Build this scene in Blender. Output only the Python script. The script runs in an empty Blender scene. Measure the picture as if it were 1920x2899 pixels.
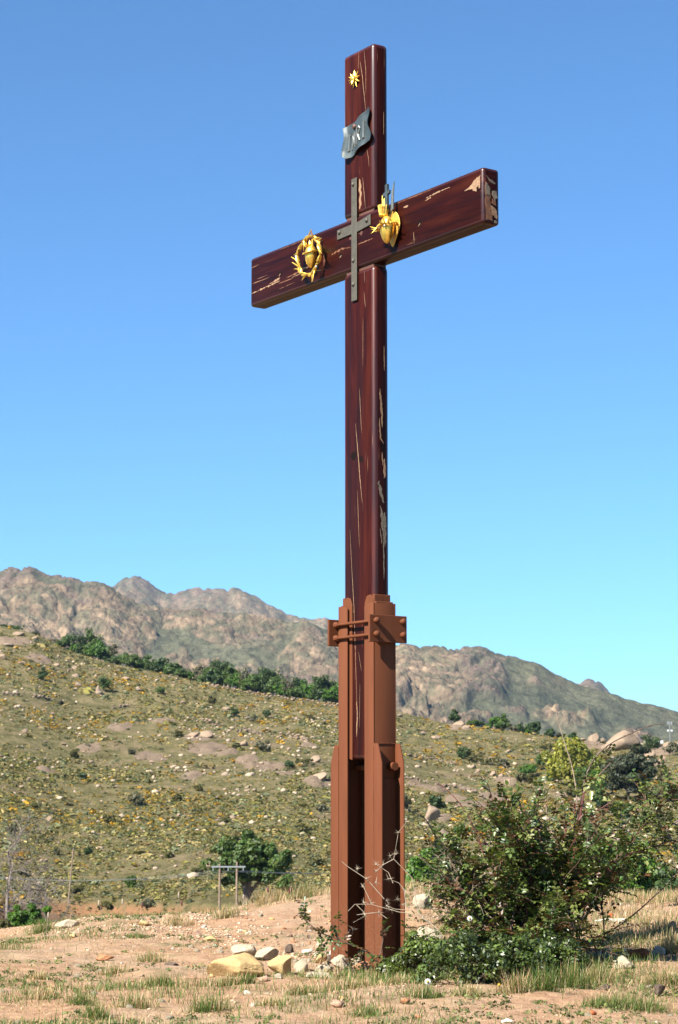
import bpy, bmesh, math
import numpy as np
from mathutils import Vector, Matrix

# ------------------------------------------------------------------ camera, sky, sun, exposure
SC = bpy.context.scene
COL = SC.collection
R = math.radians
FPX, CX, CY = 6060.0, 960.0, 1449.5            # focal length in photo pixels, centre of the photo
PITCH = R(7.989)
EYE = np.array([0.0, 0.0, 1.19])
cam = bpy.data.cameras.new('Camera')
cam.sensor_fit = 'VERTICAL'; cam.sensor_height = 36.0; cam.lens = 36.0 * FPX / 2899.0
cam.clip_start = 0.1; cam.clip_end = 30000
cam.dof.use_dof = True; cam.dof.focus_distance = 17.0; cam.dof.aperture_fstop = 9.0
camo = bpy.data.objects.new('Camera', cam); COL.objects.link(camo)
camo.location = EYE; camo.rotation_euler = (R(90) + PITCH, 0, 0)
SC.camera = camo

SUN_TO = (-0.684, -0.729)                       # horizontal direction towards the sun
SUN_EL = R(41.3)
SUN_AZ = math.atan2(SUN_TO[0], SUN_TO[1])
world = bpy.data.worlds.new('World'); SC.world = world; world.use_nodes = True
wn = world.node_tree; wn.nodes.clear()
wo = wn.nodes.new('ShaderNodeOutputWorld'); bg = wn.nodes.new('ShaderNodeBackground')
sky = wn.nodes.new('ShaderNodeTexSky'); sky.sky_type = 'NISHITA'; sky.sun_disc = False
sky.sun_elevation = SUN_EL; sky.sun_rotation = SUN_AZ % (2 * math.pi)
sky.altitude = 2500; sky.air_density = 1.0; sky.dust_density = 0.0; sky.ozone_density = 10.0
bg.inputs['Strength'].default_value = 0.05
wt = wn.nodes.new('ShaderNodeMix'); wt.data_type = 'RGBA'; wt.blend_type = 'MULTIPLY'; wt.inputs[0].default_value = 1.0; wt.inputs[7].default_value = (0.92, 1.07, 1.0, 1)
wn.links.new(sky.outputs[0], wt.inputs[6]); wn.links.new(wt.outputs[2], bg.inputs[0]); wn.links.new(bg.outputs[0], wo.inputs[0])
sun = bpy.data.lights.new('Sun', 'SUN'); sun.energy = 3.9; sun.angle = R(0.53); sun.color = (1.0, 0.955, 0.88)
suno = bpy.data.objects.new('Sun', sun); COL.objects.link(suno); suno.location = (-20, -25, 30)
ld = Vector((-SUN_TO[0] * math.cos(SUN_EL), -SUN_TO[1] * math.cos(SUN_EL), -math.sin(SUN_EL)))
suno.rotation_euler = ld.to_track_quat('-Z', 'Y').to_euler()
SC.view_settings.view_transform = 'Standard'; SC.view_settings.look = 'None'
SC.view_settings.exposure = 2.02; SC.view_settings.gamma = 1.0; SC.view_settings.use_curve_mapping = False
SC.render.engine = 'CYCLES'
SC.cycles.max_bounces = 6; SC.cycles.volume_bounces = 0; SC.cycles.transparent_max_bounces = 4

# ------------------------------------------------------------------ small maths helpers
CT, ST = math.cos(PITCH), math.sin(PITCH)
def slope(py):                                   # elevation tangent of a photo row
    v = py - CY
    return (FPX * ST - v * CT) / (FPX * CT + v * ST)
def lat(px, py):
    v = py - CY
    return (px - CX) / (FPX * CT + v * ST)
def hash2(ix, iy, seed=0):
    n = (ix.astype(np.int64) * 374761393 + iy.astype(np.int64) * 668265263 + seed * 1442695041) & 0xFFFFFFFF
    n = ((n ^ (n >> 13)) * 1274126177) & 0xFFFFFFFF
    return ((n ^ (n >> 16)) & 0xFFFFFF) / float(0xFFFFFF)
def vnoise(x, y, seed=0):
    x = np.asarray(x, float); y = np.asarray(y, float)
    ix, iy = np.floor(x), np.floor(y); fx, fy = x - ix, y - iy
    fx = fx * fx * (3 - 2 * fx); fy = fy * fy * (3 - 2 * fy)
    a = hash2(ix, iy, seed); b = hash2(ix + 1, iy, seed); c = hash2(ix, iy + 1, seed); d = hash2(ix + 1, iy + 1, seed)
    return (a + (b - a) * fx) * (1 - fy) + (c + (d - c) * fx) * fy
def fbm(x, y, seed=0, octaves=4):
    s, a, t = 0.0, 0.5, 0.0
    for o in range(octaves):
        s = s + a * vnoise(x, y, seed + o * 7); t += a; a *= 0.5
        x = np.asarray(x) * 2.03 + 3.1; y = np.asarray(y) * 2.03 + 1.7
    return s / t
def cell(x, y, seed=0):                          # nearest-feature distance, second distance and the cell's own random number
    ix, iy = np.floor(x), np.floor(y)
    d1 = np.full(x.shape, 9.0); d2 = np.full(x.shape, 9.0); idn = np.zeros(x.shape)
    for dx in (-1, 0, 1):
        for dy in (-1, 0, 1):
            jx, jy = ix + dx, iy + dy
            px = jx + hash2(jx, jy, seed); py = jy + hash2(jx, jy, seed + 91)
            d = np.hypot(px - x, py - y)
            m = d < d1
            d2 = np.where(m, d1, np.minimum(d2, d)); idn = np.where(m, hash2(jx, jy, seed + 17), idn); d1 = np.where(m, d, d1)
    return d1, d2, idn
def sstep(a, b, x):
    t = np.clip((np.asarray(x, float) - a) / (b - a), 0, 1)
    return t * t * (3 - 2 * t)

# ------------------------------------------------------------------ object helpers
def link(name, mesh, mat=None, parent=None, loc=None):
    o = bpy.data.objects.new(name, mesh); COL.objects.link(o)
    if mat is not None and mesh is not None and not mesh.materials: mesh.materials.append(mat)
    if parent is not None: o.parent = parent
    if loc is not None: o.location = loc
    return o
def tag(o, label=None, cat=None, group=None, kind=None):
    if label: o['label'] = label
    if cat: o['category'] = cat
    if group: o['group'] = group
    if kind: o['kind'] = kind
    return o
def empty(name, loc, rz=0.0):
    o = bpy.data.objects.new(name, None); COL.objects.link(o)
    o.location = loc; o.rotation_euler = (0, 0, rz); o.empty_display_size = 0.2
    return o
def npmesh(name, V, F, col=None, smooth=False):
    """V (n,3); F (m,3) or (m,4) array; col (n,3) point colours"""
    V = np.asarray(V, np.float32); F = np.asarray(F, np.int32)
    me = bpy.data.meshes.new(name)
    k = F.shape[1]
    me.vertices.add(len(V)); me.vertices.foreach_set('co', V.ravel())
    me.loops.add(F.size); me.loops.foreach_set('vertex_index', F.ravel())
    me.polygons.add(len(F)); me.polygons.foreach_set('loop_start', np.arange(0, F.size, k, dtype=np.int32))
    if smooth: me.polygons.foreach_set('use_smooth', np.ones(len(F), bool))
    if col is not None:
        at = me.color_attributes.new('col', 'FLOAT_COLOR', 'POINT')
        c = np.ones((len(V), 4), np.float32); c[:, :3] = col
        at.data.foreach_set('color', c.ravel())
    me.update(calc_edges=True); me.validate()
    return me

class MB:
    def __init__(s): s.v = []; s.f = []
    def add(s, V, F):
        n = len(s.v); s.v += [tuple(map(float, p)) for p in V]; s.f += [tuple(i + n for i in q) for q in F]; return s
    def box(s, lo, hi):
        (a, b, c), (d, e, f) = lo, hi
        return s.add([(a,b,c),(d,b,c),(d,e,c),(a,e,c),(a,b,f),(d,b,f),(d,e,f),(a,e,f)],
                     [(0,3,2,1),(4,5,6,7),(0,1,5,4),(1,2,6,5),(2,3,7,6),(3,0,4,7)])
    def prism(s, pts, y0, y1):                   # outline in x,z extruded along y
        n = len(pts)
        V = [(x, y0, z) for x, z in pts] + [(x, y1, z) for x, z in pts]
        F = [tuple(range(n)), tuple(range(2 * n - 1, n - 1, -1))] + [(i, i + n, (i + 1) % n + n, (i + 1) % n) for i in range(n)]
        return s.add(V, F)
    def tube(s, pts, rad, n=6, cap=True):
        P = [Vector(p) for p in pts]
        if not hasattr(rad, '__len__'): rad = [rad] * len(P)
        V, F = [], []
        up = Vector((0.31, 0.17, 0.93)).normalized()
        for i, p in enumerate(P):
            d = (P[min(i + 1, len(P) - 1)] - P[max(i - 1, 0)])
            d = d.normalized() if d.length > 1e-9 else Vector((0, 0, 1))
            a = d.cross(up)
            if a.length < 0.05: a = d.cross(Vector((1, 0, 0)))
            a.normalize(); b = d.cross(a)
            for k in range(n):
                t = 2 * math.pi * k / n
                V.append(p + (a * math.cos(t) + b * math.sin(t)) * rad[i])
        for i in range(len(P) - 1):
            for k in range(n):
                F.append((i * n + k, i * n + (k + 1) % n, (i + 1) * n + (k + 1) % n, (i + 1) * n + k))
        if cap:
            F.append(tuple(range(n - 1, -1, -1))); F.append(tuple((len(P) - 1) * n + k for k in range(n)))
        return s.add(V, F)
    def ellipsoid(s, c, r, nu=12, nv=8, fn=None):
        V, F = [], []
        for j in range(nv + 1):
            ph = math.pi * j / nv
            for i in range(nu):
                t = 2 * math.pi * i / nu
                d = (math.sin(ph) * math.cos(t), math.sin(ph) * math.sin(t), math.cos(ph))
                k = fn(d) if fn else (1, 1, 1)
                V.append((c[0] + r[0] * d[0] * k[0], c[1] + r[1] * d[1] * k[1], c[2] + r[2] * d[2] * k[2]))
        for j in range(nv):
            for i in range(nu):
                F.append((j * nu + i, (j + 1) * nu + i, (j + 1) * nu + (i + 1) % nu, j * nu + (i + 1) % nu))
        return s.add(V, F)
    def build(s, name, mat, parent=None, loc=None, smooth=False, bevel=0, seg=2, angle=40):
        me = bpy.data.meshes.new(name); me.from_pydata(s.v, [], s.f); me.update()
        bm = bmesh.new(); bm.from_mesh(me)
        bmesh.ops.recalc_face_normals(bm, faces=bm.faces)
        if bevel:
            ed = [e for e in bm.edges if len(e.link_faces) == 2 and e.calc_face_angle(0) > R(angle)]
            bmesh.ops.bevel(bm, geom=ed, offset=bevel, segments=seg, profile=0.5, affect='EDGES', clamp_overlap=True)
        bm.to_mesh(me); bm.free()
        if smooth:
            for p in me.polygons: p.use_smooth = True
            try: me.set_sharp_from_angle(angle=R(38))
            except Exception: pass
        return link(name, me, mat, parent, loc)

# ------------------------------------------------------------------ materials
def mat_base(name):
    m = bpy.data.materials.new(name); m.use_nodes = True
    nt = m.node_tree; b = nt.nodes['Principled BSDF']
    return m, nt, b
def N(nt, typ, **kw):
    n = nt.nodes.new(typ)
    for k, v in kw.items():
        if k in n.inputs: n.inputs[k].default_value = v
        else: setattr(n, k, v)
    return n
def mixc(nt, fac, a, b, blend='MIX'):
    m = nt.nodes.new('ShaderNodeMix'); m.data_type = 'RGBA'; m.blend_type = blend; m.clamp_factor = True
    for sock, val in ((m.inputs[0], fac), (m.inputs[6], a), (m.inputs[7], b)):
        if isinstance(val, (int, float)): sock.default_value = val
        elif isinstance(val, tuple): sock.default_value = val if len(val) == 4 else (*val, 1)
        else: nt.links.new(val, sock)
    return m.outputs[2]
def noise(nt, vec, scale, detail=4, rough=0.55, dist=0.0):
    n = N(nt, 'ShaderNodeTexNoise'); n.inputs['Scale'].default_value = scale; n.inputs['Detail'].default_value = detail
    n.inputs['Roughness'].default_value = rough; n.inputs['Distortion'].default_value = dist
    if vec is not None: nt.links.new(vec, n.inputs['Vector'])
    return n.outputs['Fac']
def ramp(nt, fac, stops):
    r = nt.nodes.new('ShaderNodeValToRGB'); nt.links.new(fac, r.inputs[0])
    e = r.color_ramp.elements
    while len(e) < len(stops): e.new(0.5)
    for el, (p, c) in zip(e, stops):
        el.position = p; el.color = c if len(c) == 4 else (*c, 1)
    return r.outputs[0]
def bump(nt, b, h, strength, dist):
    n = nt.nodes.new('ShaderNodeBump'); n.inputs['Strength'].default_value = strength; n.inputs['Distance'].default_value = dist
    nt.links.new(h, n.inputs['Height']); nt.links.new(n.outputs[0], b.inputs['Normal'])
def mapping(nt, scale, coord='Object'):
    tc = nt.nodes.new('ShaderNodeTexCoord'); mp = nt.nodes.new('ShaderNodeMapping')
    mp.inputs['Scale'].default_value = scale; nt.links.new(tc.outputs[coord], mp.inputs[0])
    return mp.outputs[0]

def wood_mat(name, axis, k=1.0, spec=0.07, rough=0.36):
    m, nt, b = mat_base(name)
    st = {'z': (1, 1, 0.07), 'x': (0.07, 1, 1)}[axis]
    v = mapping(nt, st); v1 = mapping(nt, (1, 1, 1))
    g = noise(nt, v, 22, 6, 0.6, 0.6); g2 = noise(nt, v, 70, 3, 0.6); g3 = noise(nt, v, 4, 4, 0.6, 1.2); big = noise(nt, v1, 0.9, 3)
    c = ramp(nt, g, [(0.30, (0.016 * k, 0.0038 * k, 0.0030 * k)), (0.50, (0.038 * k, 0.0062 * k, 0.0040 * k)), (0.72, (0.060 * k, 0.0110 * k, 0.0055 * k))])
    c = mixc(nt, ramp(nt, g3, [(0.52, (0, 0, 0)), (0.74, (0.9, 0.9, 0.9))]), c, (0.092 * k, 0.0190 * k, 0.0060 * k))
    c = mixc(nt, ramp(nt, g3, [(0.30, (0.85, 0.85, 0.85)), (0.50, (0, 0, 0))]), c, (0.0085, 0.0040, 0.0048))
    c = mixc(nt, 0.35, c, ramp(nt, g2, [(0.3, (0.3, 0.3, 0.3)), (0.7, (1, 1, 1))]), 'MULTIPLY')
    # pale hair scratches along the grain
    sc = noise(nt, mapping(nt, {'z': (1, 1, 0.035), 'x': (0.035, 1, 1)}[axis]), 60, 2, 0.5)
    sc2 = noise(nt, v1, 2.3, 2)
    f = N(nt, 'ShaderNodeMath', operation='MULTIPLY'); nt.links.new(ramp(nt, sc, [(0.69, (0, 0, 0)), (0.73, (1, 1, 1))]), f.inputs[0]); nt.links.new(ramp(nt, sc2, [(0.50, (0, 0, 0)), (0.62, (1, 1, 1))]), f.inputs[1])
    c = mixc(nt, f.outputs[0], c, (0.22, 0.11, 0.06))
    nt.links.new(c, b.inputs['Base Color'])
    b.inputs['Roughness'].default_value = rough
    b.inputs['Coat Weight'].default_value = 0.0; b.inputs['Coat Roughness'].default_value = 0.22
    b.inputs['Specular IOR Level'].default_value = spec
    bump(nt, b, g2, 0.25, 0.003)
    return m
def plain(name, colr, rough=0.6, metal=0.0, var=0.25, scale=12, bmp=0.0, bscale=40, spec=0.5):
    m, nt, b = mat_base(name)
    v = mapping(nt, (1, 1, 1))
    n = noise(nt, v, scale, 5, 0.6)
    lo = tuple(c * (1 - var) for c in colr); hi = tuple(min(1, c * (1 + var)) for c in colr)
    nt.links.new(ramp(nt, n, [(0.3, lo), (0.7, hi)]), b.inputs['Base Color'])
    b.inputs['Roughness'].default_value = rough; b.inputs['Metallic'].default_value = metal
    b.inputs['Specular IOR Level'].default_value = spec
    if bmp: bump(nt, b, noise(nt, v, bscale, 4, 0.6), bmp, 0.01)
    return m
def leaf_mat(name, rough=0.5, trans=0.3, spec=0.5, var=0.3, tint=(1, 1, 1)):
    """colour comes from the point colours of the mesh (each leaf its own green)"""
    m, nt, b = mat_base(name)
    at = N(nt, 'ShaderNodeAttribute', attribute_name='col')
    oi = nt.nodes.new('ShaderNodeObjectInfo')
    c = mixc(nt, 1.0, at.outputs['Color'], (*tint, 1), 'MULTIPLY')
    nt.links.new(c, b.inputs['Base Color'])
    b.inputs['Roughness'].default_value = rough; b.inputs['Specular IOR Level'].default_value = spec
    tr = nt.nodes.new('ShaderNodeBsdfTranslucent')
    c2 = mixc(nt, 1.0, c, (1.25, 1.45, 0.6, 1), 'MULTIPLY'); nt.links.new(c2, tr.inputs[0])
    mx = nt.nodes.new('ShaderNodeMixShader'); mx.inputs[0].default_value = trans
    nt.links.new(b.outputs[0], mx.inputs[1]); nt.links.new(tr.outputs[0], mx.inputs[2])
    nt.links.new(mx.outputs[0], nt.nodes['Material Output'].inputs[0])
    return m
def attr_mat(name, rough=0.9, scale=2.0, var=0.35, bmp=0.3, bdist=0.1, bscale=None, spec=0.2):
    m, nt, b = mat_base(name)
    at = N(nt, 'ShaderNodeAttribute', attribute_name='col')
    v = mapping(nt, (1, 1, 1)); n = noise(nt, v, scale, 6, 0.65)
    k = ramp(nt, n, [(0.3, (1 - var,) * 3), (0.7, (1 + var,) * 3)])
    nt.links.new(mixc(nt, 1.0, at.outputs['Color'], k, 'MULTIPLY'), b.inputs['Base Color'])
    b.inputs['Roughness'].default_value = rough; b.inputs['Specular IOR Level'].default_value = spec
    if bmp: bump(nt, b, noise(nt, v, bscale or scale * 3, 5, 0.65), bmp, bdist)
    return m

M = {}
M['post'] = wood_mat('varnished_wood_post', 'z', 0.80)
M['beam'] = wood_mat('varnished_wood_beam', 'x', 0.52)
M['post_edge_highlight'] = wood_mat('varnished_edge_highlight_post', 'z', 1.1, 0.36, 0.36)  # lighter, glossier copies of the wood carry the highlight of the rounded edges
M['beam_edge_highlight'] = wood_mat('varnished_edge_highlight_beam', 'x', 0.8, 0.36, 0.36)
M['bare'] = plain('bare_wood', (0.33, 0.19, 0.10), 0.8, var=0.35, scale=60, bmp=0.3)
M['grey_wood'] = plain('grey_weathered_wood', (0.19, 0.15, 0.105), 0.85, var=0.5, scale=50, bmp=0.3)
M['orange_wood'] = plain('orange_wood', (0.20, 0.078, 0.03), 0.7, var=0.4, scale=40)
M['knot'] = plain('dark_knot', (0.010, 0.005, 0.004), 0.7, var=0.3, spec=0.08)
M['filler'] = plain('brown_filler', (0.12, 0.045, 0.026), 0.55, var=0.25, scale=30, bmp=0.3)
M['gold'] = plain('gilded_metal', (0.72, 0.455, 0.085), 0.38, metal=0.8, var=0.30, scale=30, bmp=0.12, bscale=90)
M['gold_rough'] = plain('hammered_gold', (0.66, 0.40, 0.075), 0.5, metal=0.72, var=0.2, scale=60, bmp=0.5, bscale=160)
M['silver'] = plain('silver_bead', (0.75, 0.73, 0.68), 0.3, metal=0.9, var=0.1)
M['bronze'] = plain('patinated_bronze', (0.036, 0.050, 0.052), 0.52, metal=0.25, var=0.4, scale=14, bmp=0.15)
M['bronze_edge'] = plain('worn_bronze', (0.17, 0.175, 0.16), 0.35, metal=0.5, var=0.25, scale=30)
M['iron'] = plain('grey_iron', (0.068, 0.060, 0.043), 0.6, metal=0.25, var=0.18, scale=25, bmp=0.2, bscale=80)

def steel_mat():
    m, nt, b = mat_base('brown_painted_steel')
    v = mapping(nt, (1, 1, 1)); vs = mapping(nt, (1, 1, 0.12))
    a = noise(nt, vs, 9, 5, 0.6); s = noise(nt, v, 120, 3, 0.7); p = noise(nt, v, 34, 4, 0.7)
    c = ramp(nt, a, [(0.3, (0.094, 0.0300, 0.0125)), (0.7, (0.113, 0.0380, 0.0162))])
    c = mixc(nt, ramp(nt, p, [(0.73, (0, 0, 0)), (0.76, (0.8, 0.8, 0.8))]), c, (0.20, 0.10, 0.062))
    st = noise(nt, mapping(nt, (1, 1, 0.05)), 26, 4, 0.65)
    c = mixc(nt, ramp(nt, st, [(0.55, (0, 0, 0)), (0.72, (0.45, 0.45, 0.45))]), c, (0.062, 0.0190, 0.0085))
    sp = nt.nodes.new('ShaderNodeSeparateXYZ'); tc = nt.nodes.new('ShaderNodeTexCoord'); nt.links.new(tc.outputs['Object'], sp.inputs[0])
    mr = N(nt, 'ShaderNodeMapRange'); nt.links.new(sp.outputs[2], mr.inputs[0])
    for q_, val in zip(range(1, 5), (0.55, 0.0, 0.0, 1.0)): mr.inputs[q_].default_value = val
    f2 = N(nt, 'ShaderNodeMath', operation='MULTIPLY'); nt.links.new(mr.outputs[0], f2.inputs[0]); nt.links.new(ramp(nt, p, [(0.42, (0, 0, 0)), (0.66, (0.6, 0.6, 0.6))]), f2.inputs[1])
    c = mixc(nt, f2.outputs[0], c, (0.17, 0.095, 0.052))
    nt.links.new(c, b.inputs['Base Color'])
    b.inputs['Roughness'].default_value = 0.62; b.inputs['Specular IOR Level'].default_value = 0.12
    bump(nt, b, s, 0.10, 0.004)
    return m
M['steel'] = steel_mat()

# ------------------------------------------------------------------ the terrain functions (metres; camera looks along +Y)
KN = np.array([(-600, 2665), (0, 2642), (184, 2618), (300, 2602), (500, 2600), (600, 2592), (692, 2576), (800, 2556), (918, 2537),
               (1000, 2522), (1205, 2508), (1500, 2528), (1832, 2556), (1920, 2550), (2500, 2570)], float)
KQ = (KN[:, 0] - CX) / (FPX / CT); KE = np.array([slope(y) for y in KN[:, 1]])
def ground_z(x, y, fine=True):
    x = np.asarray(x, float); y = np.asarray(y, float)
    q = x / np.maximum(y, 8.0)
    e = np.interp(q, KQ, KE)
    yc = 23.5 + 1.2 * np.sin(q * 20)
    zc = EYE[2] + yc * e
    z = sstep(16.5, 1, 0) * 0 + zc * sstep(17.3, yc * 1.0, y)
    past = np.maximum(y - yc, 0)
    z = z - 0.30 * past * sstep(0, 10, past) - 0.012 * past
    z = np.maximum(z, -14.0)
    near = sstep(50, 30, y)
    z = z + near * (0.16 * (fbm(x * 0.35 + 9, y * 0.35, 3, 3) - 0.5) * sstep(0.3, 2.5, np.hypot(x - 0.25, y - 17)))
    if fine: z = z + near * (0.07 * (fbm(x * 2.2, y * 2.2, 5, 4) - 0.5) + 0.03 * (fbm(x * 9, y * 9, 8, 3) - 0.5))
    return z
HC = np.array([(-900, 1720), (-300, 1745), (0, 1772), (92, 1796), (200, 1848), (300, 1876), (400, 1897), (500, 1915), (588, 1937), (700, 1958),
               (800, 1972), (960, 1992), (1123, 2010), (1257, 2047), (1466, 2074), (1623, 2096), (1750, 2108), (1920, 2098), (2200, 2090), (2900, 2080)], float)
HQ = (HC[:, 0] - CX) / (FPX / CT); HE = np.array([slope(y) for y in HC[:, 1]])
def crest_y(q): return np.interp(q, [-0.3, -0.157, 0.0, 0.157, 0.3], [560, 540, 480, 430, 430])
def hill_z(x, y):
    x = np.asarray(x, float); y = np.asarray(y, float)
    q = x / np.maximum(y, 1.0)
    yc = crest_y(q); ec = np.interp(q, HQ, HE); zc = EYE[2] + yc * ec
    yb = 185.0 + 8 * np.sin(q * 40); zb = -9.6
    t = np.clip((y - yb) / (yc - yb), 0, 1.0)
    z = zb + (zc - zb) * (0.75 * t + 0.25 * t * t)
    z = z + 2.6 * sstep(0, 0.016, t) * (1 - t) ** 2                       # the cut bank at the foot
    z = np.where(y < yb, zb - 1.2 * sstep(yb, yb - 20, y), z)
    past = np.maximum(y - yc, 0)
    z = z - 0.10 * past * sstep(0, 25, past)
    env = np.minimum(t, 1) * sstep(-60, 0, y - yb)
    w = sstep(0.0, 0.08, t) * (0.25 + 0.75 * sstep(1.0, 0.9, t))
    z = z + w * (3.2 * (fbm(x / 55 + 3, y / 70, 21, 3) - 0.5) + 1.5 * (fbm(x / 14, y / 18, 31, 4) - 0.5))
    return z
def hit(px, py, fn=None, y0=150.0, y1=620.0, n=1600):
    """the point of the terrain that a photo pixel looks at"""
    fn = fn or hill_z
    ys = np.linspace(y0, y1, n); e = slope(py); q = lat(px, py)
    d = fn(q * ys, ys) - (EYE[2] + e * ys)
    k = np.argmax(d > 0) if (d > 0).any() else int(np.argmax(d))
    y = ys[k]
    return np.array([q * y, y, float(fn(np.array([q * y]), np.array([y]))[0])])
def ghit(px, py): return hit(px, py, lambda x, y: ground_z(x, y, False), 9.0, 27.0, 1800)

# ------------------------------------------------------------------ ground (knoll), hillside, mountains
def grid(nx, ny):
    i = np.arange(nx * ny).reshape(ny, nx)
    return np.stack([i[:-1, :-1], i[:-1, 1:], i[1:, 1:], i[1:, :-1]], -1).reshape(-1, 4)

def make_ground():
    xs = np.linspace(-1, 1, 260); ys = np.concatenate([np.linspace(-14, 9, 24), np.linspace(9.15, 28, 330), np.linspace(28.3, 75, 60)])
    q, y = np.meshgrid(xs, ys)
    x = q * (3.2 + 0.20 * np.maximum(y, 0) + 20 * sstep(9, -14, y) + 12 * sstep(30, 75, y))
    z = ground_z(x, y)
    me = npmesh('ground', np.stack([x, y, z], -1).reshape(-1, 3), grid(len(xs), len(ys)), smooth=True)
    m, nt, b = mat_base('dry_ground')
    v = mapping(nt, (1, 1, 1))
    n1 = noise(nt, v, 0.55, 5, 0.6, 0.3); n2 = noise(nt, v, 7, 6, 0.7); n3 = noise(nt, v, 45, 4, 0.7); n4 = noise(nt, v, 1.6, 4, 0.6)
    c = ramp(nt, n2, [(0.25, (0.17, 0.092, 0.050)), (0.48, (0.335, 0.20, 0.115)), (0.75, (0.45, 0.30, 0.18))])
    c = mixc(nt, ramp(nt, n1, [(0.46, (0, 0, 0)), (0.6, (0.6, 0.6, 0.6))]), c, ramp(nt, n2, [(0.3, (0.25, 0.175, 0.11)), (0.7, (0.43, 0.305, 0.20))]))
    c = mixc(nt, ramp(nt, n4, [(0.56, (0, 0, 0)), (0.70, (0.55, 0.55, 0.55))]), c, (0.13, 0.125, 0.055))
    c = mixc(nt, ramp(nt, n3, [(0.60, (0, 0, 0)), (0.70, (0.6, 0.6, 0.6))]), c, (0.45, 0.33, 0.22))
    c = mixc(nt, ramp(nt, n3, [(0.27, (0.6, 0.6, 0.6)), (0.38, (0, 0, 0))]), c, (0.10, 0.055, 0.03))
    nt.links.new(c, b.inputs['Base Color']); b.inputs['Roughness'].default_value = 0.95; b.inputs['Specular IOR Level'].default_value = 0.1
    add = N(nt, 'ShaderNodeMath', operation='ADD'); nt.links.new(n2, add.inputs[0]); nt.links.new(n3, add.inputs[1])
    bump(nt, b, add.outputs[0], 0.7, 0.03)
    tag(link('ground', me, m), kind='structure')
make_ground()

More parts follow.
